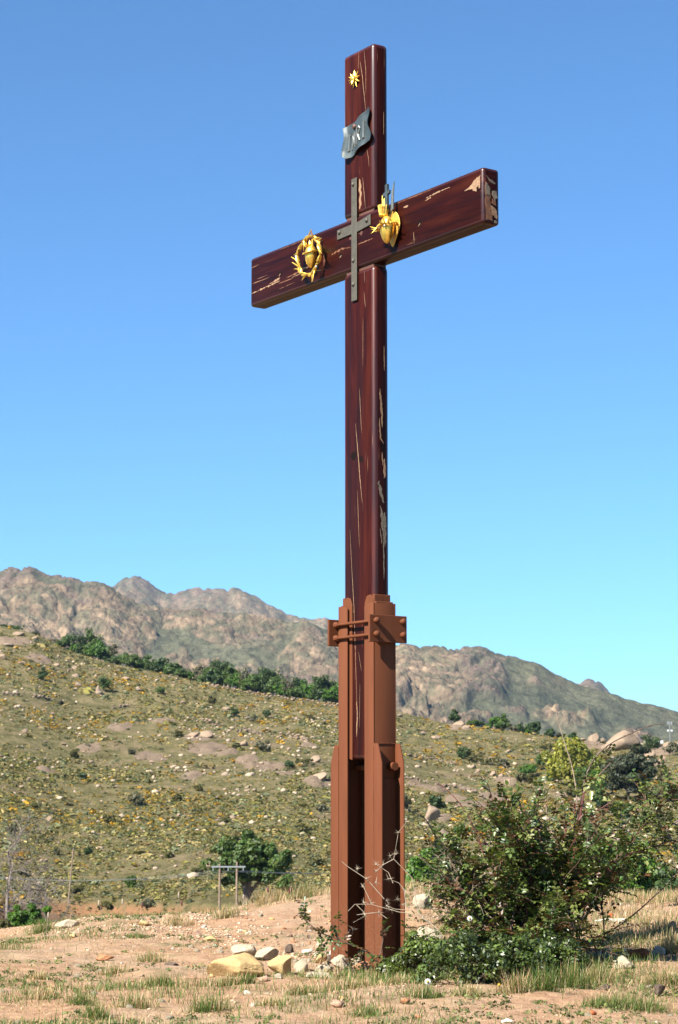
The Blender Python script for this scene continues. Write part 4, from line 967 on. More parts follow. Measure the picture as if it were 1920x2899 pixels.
SV = [shrub_variant(900 + k) for k in range(10)]
VCOL = [np.repeat(0.6 + 0.8 * np.random.default_rng(k).random(len(v[1])), 4) for k, v in enumerate(SV)]
SPAL = {'olive': (0.158, 0.142, 0.038), 'greygreen': (0.112, 0.122, 0.060), 'straw': (0.27, 0.215, 0.088), 'gold': (0.31, 0.175, 0.016), 'dark': (0.046, 0.058, 0.022), 'brown': (0.150, 0.112, 0.044), 'sage': (0.150, 0.165, 0.085)}
r5 = np.random.default_rng(31)
n = 78000
yy = np.where(r5.random(n) < 0.45, r5.uniform(187.0, 330.0, n), np.sqrt(r5.uniform(188.0 ** 2, 545.0 ** 2, n))); qq = r5.uniform(-0.185, 0.185, n)
yc_ = crest_y(qq); ok = yy < yc_ + 6
yy, qq = yy[ok], qq[ok]; xx = qq * yy
patchn = fbm(xx / 16, yy / 22, 71, 4); goldn = fbm(xx / 24 + 5, yy / 30, 72, 3)
ok = r5.random(len(xx)) < np.clip(0.50 + (patchn - 0.44) * 4.0, 0.16, 1)
xx, yy, patchn, goldn = xx[ok], yy[ok], patchn[ok], goldn[ok]
names = list(SPAL); pal = np.array([SPAL[k] for k in names])
t01 = sstep(200, 480, yy)
pg = np.clip((goldn - 0.47) * 1.5, 0.015, 0.32) * (0.55 + 0.75 * t01)
u = r5.random(len(xx)); kind = np.where(u < pg, 3, r5.choice([0, 1, 2, 4, 5, 6], len(xx), p=[0.30, 0.17, 0.22, 0.05, 0.11, 0.15]))
cols = pal[kind] * r5.uniform(0.75, 1.25, (len(xx), 1))
s_ = r5.lognormal(-1.18, 0.42, len(xx)) * np.where(kind == 3, 1.0, 1.0) * (0.8 + 0.45 * t01)
pts = np.stack([xx, yy, hill_z(xx, yy) - 0.05 * s_], -1)
V, F, C = scatter_mesh(pts, np.stack([s_ * r5.uniform(0.9, 1.5, len(xx)), s_, s_ * r5.uniform(0.5, 0.85, len(xx))], -1), r5.uniform(0, 6.28, len(xx)), SV, cols, VCOL)
tag(link('scrub', npmesh('scrub', V, F, C, smooth=False), M['shrub']), 'low olive, grey green and golden scrub covering the hillside', 'scrub', kind='stuff')
# pale stones between, too many to count
n = 4200
yy = np.sqrt(r5.uniform(200.0 ** 2, 520.0 ** 2, n)); qq = r5.uniform(-0.185, 0.185, n); ok = yy < crest_y(qq) - 4; yy, qq = yy[ok], qq[ok]; xx = qq * yy
ok = r5.random(len(xx)) < np.clip((fbm(xx / 20 + 3, yy / 26, 75, 3) - 0.40) * 4, 0.10, 1); xx, yy = xx[ok], yy[ok]
s_ = r5.lognormal(-1.55, 0.45, len(xx))
pts = np.stack([xx, yy, hill_z(xx, yy) + 0.1 * s_ + 0.05], -1)
cols = np.array([(0.46, 0.35, 0.25)]) * r5.uniform(0.7, 1.3, (len(xx), 1))
V, F, C = scatter_mesh(pts, np.stack([s_ * 1.3, s_, s_ * 0.8], -1), r5.uniform(0, 6.28, len(xx)), [rock_verts(700 + k, 1, 6, 0.1) for k in range(5)], cols)
tag(link('hillside_rubble', npmesh('hillside_rubble', V, F, C), M['rubble']), 'small pale stones scattered between the hillside shrubs', 'rubble', kind='stuff')

# ------------------------------------------------------------------ leafy things
M['leaf'] = leaf_mat('tree_leaves', 0.55, 0.28, 0.35)
M['bark'] = plain('bark', (0.16, 0.125, 0.095), 0.9, var=0.4, scale=3, bmp=0.5, bscale=8)
M['pale_bark'] = plain('pale_dead_wood', (0.20, 0.16, 0.13), 0.9, var=0.3, scale=3)
def leaf_cloud(r, centres, radii, per, size, colr, cvar=0.25, squash=0.8):
    """many small leaf faces round clump centres"""
    n = len(centres) * per
    c = np.repeat(centres, per, 0); rad = np.repeat(radii, per)[:, None]
    d = r.normal(size=(n, 3)); d /= np.linalg.norm(d, axis=1)[:, None]
    p = c + d * rad * (r.uniform(0.35, 1.0, (n, 1)) ** 0.5) * np.array([1, 1, squash])
    nrm = d + r.normal(size=(n, 3)) * 0.55; nrm[:, 2] += 0.25; nrm /= np.linalg.norm(nrm, axis=1)[:, None]
    a = np.cross(nrm, r.normal(size=(n, 3))); a /= np.linalg.norm(a, axis=1)[:, None]; b = np.cross(nrm, a)
    s = size * r.uniform(0.6, 1.35, (n, 1))
    V = np.stack([p - a * s * 0.55, p + b * s * 0.30 + nrm * s * 0.10, p + a * s * 0.6, p - b * s * 0.30 + nrm * s * 0.10], 1).reshape(-1, 3)
    F = np.arange(n * 4).reshape(n, 4)
    clump = np.repeat(r.uniform(1 - cvar, 1 + cvar, (len(centres), 1)), per, 0)
    C = np.array(colr)[None] * clump * r.uniform(1 - cvar, 1 + cvar, (n, 1))
    hue = r.normal(size=(n, 1)) * 0.10; C = C * np.concatenate([1 + hue, np.ones((n, 1)), 1 - hue], 1)
    return V, F, np.repeat(C, 4, 0)
def crown_points(r, c, rad, n, lo=-0.75):
    d = r.normal(size=(n * 3, 3)); d /= np.linalg.norm(d, axis=1)[:, None]; d = d[d[:, 2] > lo][:n]
    k = r.uniform(0.35, 0.95, (len(d), 1)) ** 0.6
    lump = 1 + 0.30 * np.sin(d[:, :1] * 3 + r.uniform(0, 6)) * np.cos(d[:, 1:2] * 3 + r.uniform(0, 6)) + 0.16 * r.normal(size=(len(d), 1))
    return np.array(c) + d * k * lump * np.array(rad)
GREEN = {'mid': (0.064, 0.105, 0.020), 'dark': (0.040, 0.070, 0.017), 'light': (0.095, 0.13, 0.036), 'willow': (0.21, 0.205, 0.028), 'conifer': (0.040, 0.047, 0.021), 'vivid': (0.062, 0.130, 0.013), 'grey': (0.105, 0.100, 0.052), 'moss': (0.090, 0.085, 0.024)}
def tree(name, lab, cat, base, height, width, colr, seed, group=None, trunk=0.25, clumps=26, per=46, leaf=None, trunk_r=None, squash=0.8, loose=1.0, depth=None):
    r = np.random.default_rng(seed)
    root = empty(name, tuple(base)); tag(root, lab, cat, group)
    ch = height * (1 - trunk); cz0 = height * trunk + ch * 0.5
    rad = (width / 2 * 0.86, (depth or width) / 2 * 0.86, ch / 2 * 0.92)
    cp = crown_points(r, (0, 0, cz0), rad, clumps)
    leaf = leaf or max(0.16, height * 0.035)
    V, F, C = leaf_cloud(r, cp, r.uniform(0.16, 0.30, len(cp)) * min(width, ch) * loose, per, leaf, GREEN[colr] if isinstance(colr, str) else colr, squash=squash)
    link('crown', npmesh('crown', V, F, C), M['leaf'], root)
    tr = trunk_r or max(0.05, height * 0.022)
    mb = MB(); mb.tube([(0, 0, -0.4), (0.03 * height * r.normal() * 0.3, 0, height * trunk * 0.6), (0, 0, cz0)], [tr * 1.3, tr, tr * 0.45], 7)
    for i in range(5):
        e = cp[int(r.integers(len(cp)))]; s0 = height * trunk * r.uniform(0.75, 1.15)
        mid = (np.array([0, 0, s0]) + e) / 2 + np.array([0, 0, 0.05 * height])
        mb.tube([(0, 0, s0), tuple(mid), tuple(e)], [tr * 0.5, tr * 0.3, tr * 0.1], 5)
    mb.build('trunk', M['bark'], root)
    return root

# trees behind the crest of the hill: photo x, foot y, height, width, colour
RT = [(40, 1832, 44, 66, 'mid'), (10, 1822, 30, 40, 'dark'), (100, 1838, 24, 40, 'grey'), (150, 1858, 40, 56, 'grey'), (188, 1868, 66, 58, 'mid'), (243, 1872, 86, 92, 'dark'), (262, 1846, 56, 60, 'mid'), (215, 1872, 50, 60, 'vivid'),
      (300, 1882, 54, 56, 'mid'), (322, 1886, 70, 34, 'grey'), (372, 1896, 44, 54, 'mid'), (412, 1902, 44, 66, 'mid'), (452, 1902, 40, 56, 'dark'), (490, 1912, 38, 60, 'mid'), (520, 1922, 34, 46, 'grey'),
      (566, 1930, 48, 44, 'grey'), (590, 1932, 44, 40, 'mid'), (618, 1940, 78, 62, 'dark'), (652, 1938, 56, 46, 'mid'), (690, 1952, 62, 44, 'grey'), (722, 1958, 54, 54, 'mid'), (758, 1962, 76, 76, 'dark'), (782, 1966, 56, 50, 'mid'),
      (818, 1972, 56, 40, 'grey'), (842, 1976, 62, 44, 'dark'), (880, 1982, 56, 60, 'vivid'), (916, 1984, 76, 56, 'dark'), (948, 1986, 62, 52, 'mid'), (985, 1992, 50, 50, 'mid'),
      (1287, 2052, 38, 30, 'dark'), (1344, 2062, 24, 46, 'mid'), (1405, 2070, 38, 70, 'vivid'), (1428, 2068, 44, 34, 'mid'), (1455, 2078, 26, 34, 'grey'), (1494, 2084, 22, 44, 'vivid'), (1512, 2084, 44, 36, 'dark'),
      (1556, 2090, 24, 32, 'dark'), (1585, 2094, 18, 26, 'grey'), (1622, 2100, 24, 30, 'dark'), (1472, 2082, 30, 24, 'dark')]
RT += [(a + 14 + (k * 7) % 9, b + 4, int(h * 0.62), 58, ('mid', 'dark', 'mid', 'vivid')[k % 4]) for k, (a, b, h, w, cn) in enumerate(RT[3:29])]
TL = {'mid': 'green bushy tree in the row behind the hill crest', 'dark': 'dark green tree in the row behind the hill crest', 'grey': 'thin greyish half bare tree in the row behind the hill crest', 'vivid': 'bright green bushy tree in the row behind the hill crest'}
for i, (px, py, h, w, cn) in enumerate(RT):
    q = lat(px, py); y = float(crest_y(q)) + 4 + 5 * ((i * 37) % 10) / 10
    x = q * y; z = float(hill_z(x, y)); top = EYE[2] + y * slope(py - h)
    hh = max(top - z, 1.2)
    tree('hill_tree', TL[cn], 'tree', (x, y, z), hh, px2m(w, y), cn, 1000 + i, {'mid': 'green', 'dark': 'dark', 'grey': 'greyish', 'vivid': 'bright'}[cn] + ' trees behind the crest', trunk=0.10 if cn != 'grey' else 0.22, clumps=30 if cn != 'grey' else 20, per=70 if cn != 'grey' else 26, leaf=0.46, loose=0.85)

# bushes one can pick out on the slope: photo x, foot y, width, height, colour
HS = [(293, 1958, 38, 44, 'mid'), (122, 1926, 24, 38, 'dark'), (453, 1966, 24, 22, 'mid'), (600, 1994, 22, 24, 'moss'), (756, 2034, 24, 24, 'dark'), (718, 2044, 26, 18, 'grey'), (661, 2028, 32, 20, 'mid'), (505, 2088, 28, 20, 'moss'), (744, 2128, 44, 32, 'grey'),
      (670, 2122, 24, 24, 'moss'), (820, 2178, 28, 26, 'dark'), (863, 2168, 66, 20, 'moss'), (211, 2148, 26, 26, 'moss'), (373, 2138, 24, 18, 'grey'), (233, 2206, 22, 18, 'dark'), (370, 2512, 28, 34, 'mid'), (386, 2282, 48, 38, 'grey'), (815, 2530, 44, 46, 'mid'), (1316, 2150, 34, 34, 'dark'), (1350, 2160, 56, 24, 'moss'),
      (1396, 2166, 64, 26, 'moss'), (1425, 2172, 46, 24, 'grey'), (1150, 2300, 30, 50, 'grey'), (1235, 2290, 40, 40, 'dark'), (1360, 2368, 56, 34, 'mid'), (1300, 2366, 34, 28, 'mid'), (1845, 2128, 62, 48, 'dark'), (1500, 2200, 60, 40, 'vivid'), (1540, 2180, 70, 46, 'mid'), (1480, 2216, 60, 30, 'moss'), (1570, 2216, 56, 34, 'mid'),
      (1690, 2250, 64, 70, 'vivid'), (1655, 2236, 60, 60, 'mid'), (1700, 2290, 70, 54, 'mid'), (1870, 2210, 60, 40, 'moss'), (1905, 2140, 40, 44, 'grey'), (1620, 2262, 50, 34, 'moss'), (1830, 2270, 60, 44, 'moss'), (1890, 2270, 70, 54, 'moss'), (1760, 2320, 90, 50, 'mid'), (1860, 2340, 90, 60, 'moss'), (1560, 2126, 60, 22, 'moss'),
      (170, 1996, 20, 14, 'grey'), (250, 2120, 20, 14, 'grey'), (96, 2290, 26, 16, 'moss'), (310, 2330, 40, 22, 'moss'), (500, 2270, 34, 18, 'moss'), (560, 2240, 30, 16, 'moss'), (250, 2420, 26, 16, 'dark'), (160, 2420, 20, 18, 'grey'), (215, 2530, 34, 20, 'moss'), (300, 2570, 46, 20, 'moss'), (420, 2570, 44, 20, 'grey'), (860, 2360, 40, 26, 'moss'), (900, 2450, 44, 26, 'moss'), (560, 2480, 34, 22, 'moss'), (480, 2430, 26, 16, 'moss'), (640, 2330, 30, 18, 'moss'), (915, 2300, 34, 22, 'grey'), (30, 2360, 36, 20, 'grey'), (60, 2480, 34, 22, 'grey')]
BL = {'mid': 'rounded green bush standing alone in the hillside scrub', 'dark': 'rounded dark green bush standing alone in the hillside scrub', 'grey': 'grey brown leafy shrub standing alone in the hillside scrub', 'moss': 'olive mossy green shrub spreading in the hillside scrub', 'vivid': 'bright green bush in the gully on the right of the hillside'}
for i, (px, py, w, h, cn) in enumerate(HS):
    c = hit(px, py)
    tree('hillside_bush', BL[cn], 'bush', c, px2m(h, c[1]), px2m(w, c[1]), cn, 2000 + i, BL[cn].split(' bush')[0].split(' shrub')[0] + ' bushes', trunk=0.03, clumps=18, per=60, leaf=0.26 if h < 30 else 0.34, loose=1.0, trunk_r=0.05)
# gold flowering broom bushes one can pick out
r6 = np.random.default_rng(8)
for i in range(60):
    px, py = r6.uniform(0, 1920), r6.uniform(1880, 2520)
    if i < 12: px, py = r6.uniform(0, 300), r6.uniform(1860, 1960)
    elif i < 28: px, py = r6.uniform(560, 960), r6.uniform(1985, 2080)
    elif i < 38: px, py = r6.uniform(1150, 1420), r6.uniform(2060, 2180)
    elif i < 44: px, py = r6.uniform(1150, 1400), r6.uniform(2330, 2420)
    if py < np.interp(px, HC[:, 0], HC[:, 1]) + 18: continue
    c = hit(px, py); w = r6.uniform(0.9, 2.0)
    tree('broom_bush', 'golden yellow flowering broom bush in the hillside scrub', 'bush', c, w * 0.55, w, (0.36, 0.19, 0.016) if i % 3 else (0.27, 0.19, 0.028), 2300 + i, 'flowering broom bushes', trunk=0.03, clumps=8, per=30, leaf=0.16, trunk_r=0.04)

# single trees on the slope
c = hit(700, 2578, None, 150, 400)
tree('broad_tree', 'big round green tree with a thick grey trunk behind the twin pole', 'tree', c, px2m(212, c[1]), px2m(205, c[1]), 'mid', 3001, trunk=0.24, clumps=110, per=110, leaf=0.32, trunk_r=0.42, loose=0.52)
c = hit(1622, 2222)
tree('willow_tree', 'yellow green rounded willow tree in the gully', 'tree', c, px2m(118, c[1]), px2m(185, c[1]), 'willow', 3002, trunk=0.06, clumps=80, per=110, leaf=0.50, loose=0.7, squash=1.25)
c = hit(1782, 2266)
tree('dark_conifer', 'dense dark grey green conifer right of the yellow green willow', 'tree', c, px2m(152, c[1]), px2m(155, c[1]), 'conifer', 3003, trunk=0.03, clumps=90, per=100, leaf=0.55, loose=0.6, squash=0.55)
# trees standing in the dip just behind the knoll
for i, (px, top, w, y, cn, lab) in enumerate([(1760, 2376, 250, 95, 'vivid', 'broad bright green bush in the dip right behind the shrub'), (1660, 2420, 120, 92, 'mid', 'green bush in the dip behind the middle of the shrub'), (1225, 2416, 170, 98, 'vivid', 'bright green bush in the dip behind the dead twigs of the shrub'),
                                        (1900, 2450, 90, 90, 'dark', 'dark green bush in the dip at the edge of the grassy bank'), (1480, 2410, 220, 100, 'mid', 'wide green bush hidden behind the leafy shrub'), (85, 2572, 130, 120, 'vivid', 'bright green bush at the feet of the bare trees'), (10, 2596, 60, 118, 'moss', 'olive bush left of the bare trees')]):
    x = lat(px, 2450) * y; z = float(hill_z(x, y)); hh = EYE[2] + y * slope(top) - z
    ck = px2m(max(2575 - top, 70) * 1.1, y); tree('dip_bush', lab, 'bush', (x, y, z), hh, px2m(w, y), cn, 3100 + i, trunk=max(0.05, 1 - ck / hh), clumps=70, per=150, leaf=0.19, loose=0.55, depth=px2m(w, y) * 0.8)

# bare grey trees at the left
def bare_tree(px, foot, top, y, lab, seed, spread):
    r = np.random.default_rng(seed); x = lat(px, foot) * y; z = float(hill_z(np.array(x), np.array(y))); H = EYE[2] + y * slope(top) - z
    root = empty('bare_tree', (x, y, z)); tag(root, lab, 'tree')
    tr = MB(); lv = np.zeros(3); pts = [(0, 0, -0.3)]; cur = np.array([0, 0, 0.0]); 
    for i in range(6):
        cur = cur + np.array([r.normal() * 0.05 * H * 0.6, r.normal() * 0.03 * H, H / 6.5]); pts.append(tuple(cur))
    tr.tube(pts, list(np.linspace(0.24, 0.04, 7)), 6); tr.build('trunk', M['pale_bark'], root)
    br = MB()
    def grow(p, d, l, rad, lev):
        q = [p]; c = np.array(p)
        for i in range(3):
            d = d + r.normal(size=3) * 0.22; d = d / np.linalg.norm(d); c = c + d * l / 3; q.append(tuple(c))
        br.tube(q, [rad, rad * 0.8, rad * 0.6, rad * 0.35], 4)
        if lev < 3:
            for k in range(4 if lev < 2 else 3):
                t = q[int(r.integers(1, 4))]; dd = d + r.normal(size=3) * 0.7; grow(t, dd / np.linalg.norm(dd), l * r.uniform(0.45, 0.7), rad * 0.55, lev + 1)
    for i in range(10):
        p = pts[int(r.integers(2, 7))]; a = r.uniform(0, 6.28); d = np.array([math.cos(a) * spread, math.sin(a) * spread, r.uniform(0.1, 0.9)]); grow(p, d / np.linalg.norm(d), H * r.uniform(0.22, 0.38), 0.06, 0)
    br.build('branches', M['pale_bark'], root)
bare_tree(22, 2600, 2385, 165, 'taller bare grey tree with spreading twigs at the foot of the slope', 4001, 1.0)
bare_tree(140, 2600, 2500, 160, 'smaller dark bare tree between green bush and leaning pole', 4002, 1.1)
bare_tree(75, 2600, 2505, 168, 'low bare grey tree between the taller bare tree and the green bush', 4003, 1.2)

# poles and lines
M['pole'] = plain('weathered_pole_wood', (0.27, 0.19, 0.13), 0.9, var=0.25, scale=2)
M['galv'] = plain('galvanised_steel', (0.36, 0.38, 0.38), 0.5, metal=0.4, var=0.1)
y = 168.0; x1 = lat(622, 2500) * y; x2 = lat(671, 2500) * y; zb = float(hill_z(np.array(x1), np.array(y)))
twin = empty('twin_pole', ((x1 + x2) / 2, y, zb)); tag(twin, 'twin wooden power pole with a grey steel crossarm before the big tree', 'utility pole')
hw = (x2 - x1) / 2
for s, top in ((-1, 2446), (1, 2440)):
    zt = EYE[2] + y * slope(top) - zb
    MB().tube([(s * hw, 0, -0.4), (s * hw * 0.99, 0, zt)], [0.105, 0.080], 10).build('post', M['pole'], twin, smooth=True)
za = EYE[2] + y * slope(2454) - zb
MB().box((-hw - 0.62, -0.14, za - 0.05), (hw + 0.65, -0.085, za + 0.06)).build('crossarm', M['galv'], twin)
MB().box((-hw - 0.62, 0.085, za - 0.05), (hw + 0.65, 0.14, za + 0.06)).build('crossarm', M['galv'], twin)
for s in (-hw - 0.5, 0, hw + 0.5): MB().tube([(s, -0.11, za - 0.04), (s, -0.11, za - 0.30)], [0.035, 0.05], 8).build('insulator', M['galv'], twin)
for k, s in enumerate((-hw - 0.5, 0, hw + 0.5)):
    a = Vector(((x1 + x2) / 2 + s, y - 0.11, zb + za - 0.3)); b = Vector((34 + s, 250, -1.5)); pts = []
    for i in range(25):
        t = i / 24; p_ = a.lerp(b, t); p_.z -= 4 * t * (1 - t) * 1.6; pts.append(tuple(p_ - a))
    tag(MB().tube(pts, 0.011, 4).build('power_line', M['galv'], None, tuple(a)), 'thin grey power line running right from the twin pole', 'power line', 'lines of the twin pole')
    b = Vector((-40 + s, 185, -2.8)); pts = []
    for i in range(25):
        t = i / 24; p_ = a.lerp(b, t); p_.z -= 4 * t * (1 - t) * 1.2; pts.append(tuple(p_ - a))
    tag(MB().tube(pts, 0.009, 4).build('power_line', M['galv'], None, tuple(a)), 'thin grey power line running left from the twin pole', 'power line', 'lines left of the twin pole')
c = hit(193, 2556, None, 150, 300); zt = EYE[2] + c[1] * slope(2404) - c[2]
lp = empty('leaning_pole', tuple(c)); tag(lp, 'single weathered wooden pole leaning slightly on the lower slope', 'utility pole')
MB().tube([(0, 0, -0.4), (px2m(12, c[1]), 0, zt)], [0.085, 0.06], 8).build('post', M['pole'], lp, smooth=True)
MB().tube([(px2m(12, c[1]), 0, zt - 0.06), (px2m(12, c[1]) + 0.02, 0, zt + 0.12)], [0.03, 0.04], 6).build('insulator', M['galv'], lp)
c = hit(1897, 2090); mast = empty('antenna_mast', tuple(c)); tag(mast, 'thin mast with white antenna boxes on the skyline at the right', 'mast')
H = EYE[2] + c[1] * slope(2042) - c[2]
MB().tube([(0, 0, -0.3), (0, 0, H)], [0.09, 0.06], 6).build('pole', M['galv'], mast)
M['white_paint'] = plain('white_paint', (0.75, 0.75, 0.72), 0.5, var=0.05)
for dx in (-0.35, 0.35):
    MB().box((dx - 0.17, -0.2, H * 0.50), (dx + 0.17, 0.1, H * 0.50 + 0.35)).build('antenna_box', M['white_paint'], mast)
    MB().box((dx - 0.13, -0.15, H - 0.65), (dx + 0.13, 0.05, H - 0.05)).build('panel_antenna', M['galv'], mast)
MB().box((-0.4, -0.05, H * 0.5 + 0.1), (0.4, 0.03, H * 0.5 + 0.18)).build('bracket', M['galv'], mast); MB().box((-0.4, -0.05, H - 0.4), (0.4, 0.03, H - 0.32)).build('bracket', M['galv'], mast)
c = hit(1870, 2108)
tk = empty('white_tank', tuple(c)); tag(tk, 'small white water tank on the ridge beside the dark round bush', 'tank')
W = px2m(15, c[1]); MB().box((-W / 2, -W * 0.4, 0.15), (W / 2, W * 0.4, 0.15 + W * 0.6)).build('body', M['white_paint'], tk, bevel=0.05); MB().box((-W * 0.4, -W * 0.35, -0.4), (W * 0.4, W * 0.35, 0.16)).build('plinth', M['granite'], tk)
MB().box((-W * 0.15, -W * 0.15, 0.15 + W * 0.6), (W * 0.15, W * 0.15, 0.22 + W * 0.6)).build('lid', M['white_paint'], tk)

# ------------------------------------------------------------------ foreground plants
M['grass'] = leaf_mat('grass_blades', 0.6, 0.30, 0.25)
M['rose_leaf'] = leaf_mat('rose_leaves', 0.40, 0.25, 0.5)
M['cane'] = plain('rose_cane', (0.105, 0.062, 0.036), 0.6, var=0.35, scale=9)
M['red_cane'] = plain('young_red_cane', (0.15, 0.040, 0.032), 0.5, var=0.3, scale=9)
M['dead_cane'] = plain('dead_cane', (0.30, 0.225, 0.15), 0.85, var=0.3, scale=20)
M['thistle'] = plain('dry_thistle', (0.40, 0.32, 0.22), 0.8, var=0.2, scale=20)

def blades(r, base, length, width, lean, cols, curl=0.5):
    """grass blades of two bends each, three triangles"""
    n = len(base); a = r.uniform(0, 6.28, n); dirv = np.stack([np.cos(a), np.sin(a), np.zeros(n)], -1)
    side = np.stack([-np.sin(a), np.cos(a), np.zeros(n)], -1) * (width / 2)[:, None]
    up = np.array([0, 0, 1.0]); L = length[:, None]; ln = lean[:, None]
    m = base + L * 0.55 * (up * np.sqrt(np.clip(1 - ln ** 2, 0.02, 1)) + dirv * ln)
    ln2 = np.clip(ln + curl * ln + 0.1, 0, 0.98)
    t = m + L * 0.45 * (up * np.sqrt(1 - ln2 ** 2) + dirv * ln2)
    V = np.stack([base - side, base + side, m - side * 0.75, m + side * 0.75, t], 1).reshape(-1, 3)
    o = (np.arange(n) * 5)[:, None]
    F = np.stack([o + np.array([0, 1, 2]), o + np.array([1, 3, 2]), o + np.array([2, 3, 4])], 1).reshape(-1, 3)
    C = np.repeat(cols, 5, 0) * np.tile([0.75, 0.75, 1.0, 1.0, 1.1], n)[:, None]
    return V, F, C
STRAW = np.array([(0.52, 0.335, 0.19), (0.56, 0.385, 0.225), (0.48, 0.275, 0.155), (0.56, 0.43, 0.27)])
FRESH = np.array([(0.085, 0.140, 0.026), (0.120, 0.160, 0.038), (0.065, 0.118, 0.022), (0.155, 0.170, 0.052), (0.19, 0.18, 0.075)])
rg = np.random.default_rng(55)
def field(n, y0=11.6, y1=25.5, qm=0.175):
    y = np.sqrt(rg.uniform(y0 ** 2, y1 ** 2, n)); q = rg.uniform(-qm, qm, n); return q * y, y, q
# matted straw
x, y, q = field(95000)
gr = fbm(x * 0.75 + 2, y * 0.75, 81, 4); bare = np.exp(-((q + 0.035) / 0.045) ** 2) * sstep(18, 20.5, y)
keep = rg.random(len(x)) < np.clip(0.75 - 0.6 * bare - 0.6 * sstep(0.60, 0.72, gr) - 0.62 * sstep(0.46, 0.60, fbm(x * 1.1 + 17, y * 1.1, 93, 3)), 0.04, 1); x, y, gr = x[keep], y[keep], gr[keep]
b = np.stack([x, y, ground_z(x, y) - 0.004], -1); n = len(b)
cc = STRAW[rg.integers(0, 4, n)] * rg.uniform(0.7, 1.2, (n, 1)) * (0.72 + 0.56 * fbm(x * 1.3, y * 1.3, 88, 3))[:, None]
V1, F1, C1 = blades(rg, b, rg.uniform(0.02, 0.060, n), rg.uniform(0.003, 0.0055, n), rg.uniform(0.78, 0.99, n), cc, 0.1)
tag(link('dry_grass', npmesh('dry_grass', V1, F1, C1), M['grass']), 'short matted straw coloured grass covering the knoll', 'dry grass', kind='stuff')
# green grass in patches, longer round the stones, the shrub and along the crest
x, y, q = field(170000)
gr = fbm(x * 0.75 + 2, y * 0.75, 81, 4); gr2 = fbm(x * 2.1 + 7, y * 2.1, 83, 3)
pxe = CX + q * FPX / CT
lush = np.exp(-(((pxe - 1450) / 330) ** 2)) * sstep(17.6, 16.8, y) * sstep(14.6, 15.6, y)             # round the foot of the shrub
crest = sstep(21.8, 23.2, y) * sstep(250, 900, pxe) * 0.30
right = sstep(1550, 1750, pxe) * sstep(17.0, 18.5, y) * 0.38 * sstep(0.3, 0.55, gr)
bare = np.exp(-((q + 0.035) / 0.04) ** 2) * sstep(18, 20.0, y) * sstep(23, 22, y)
band = np.exp(-((y - 15.3) / 1.2) ** 2) * 0.22 * sstep(0.42, 0.56, gr2)
pr = np.clip((gr - 0.45) * 3.2, 0, 0.9) * np.clip((gr2 - 0.35) * 3, 0.1, 1) * 1.25 + lush * 0.9 + crest + right + band - bare
keep = rg.random(len(x)) < np.clip(pr, 0.01, 1) * 0.75; x, y, gr, lush, crest, right = [a[keep] for a in (x, y, gr, lush, crest, right)]
b = np.stack([x, y, ground_z(x, y) - 0.005], -1); n = len(b)
dry = (rg.random(n) < 0.14 + 0.50 * sstep(0.05, 0.3, crest + right * 0.6))
cc = np.where(dry[:, None], STRAW[rg.integers(0, 4, n)] * 0.95, FRESH[rg.integers(0, 5, n)]) * rg.uniform(0.75, 1.25, (n, 1))
ln = rg.uniform(0.03, 0.085, n) * (1 + 1.6 * lush + 1.5 * crest + 1.3 * right)
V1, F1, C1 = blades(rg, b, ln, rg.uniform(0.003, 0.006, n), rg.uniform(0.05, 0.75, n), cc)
tag(link('green_grass', npmesh('green_grass', V1, F1, C1), M['grass']), 'sparse green grass growing in patches on the knoll', 'grass', kind='stuff')

# small broad leaved weeds in the grass
cw = []
xw, yw, qw = field(9000); gw = fbm(xw * 0.9 + 31, yw * 0.9, 87, 4); kw = rg.random(len(xw)) < np.clip((gw - 0.5) * 4, 0.01, 0.5) * (1 - 0.9 * np.exp(-((qw + 0.035) / 0.045) ** 2) * sstep(18, 20.5, yw))
xw, yw = xw[kw], yw[kw]; cpw = np.stack([xw, yw, ground_z(xw, yw) + 0.012], -1)
V1, F1, C1 = leaf_cloud(rg, cpw, rg.uniform(0.02, 0.055, len(cpw)), 14, 0.020, (0.115, 0.135, 0.045), 0.45, 0.35)
tag(link('low_weeds', npmesh('low_weeds', V1, F1, C1), M['grass']), 'low creeping green weeds scattered through the dry grass', 'weeds', kind='stuff')

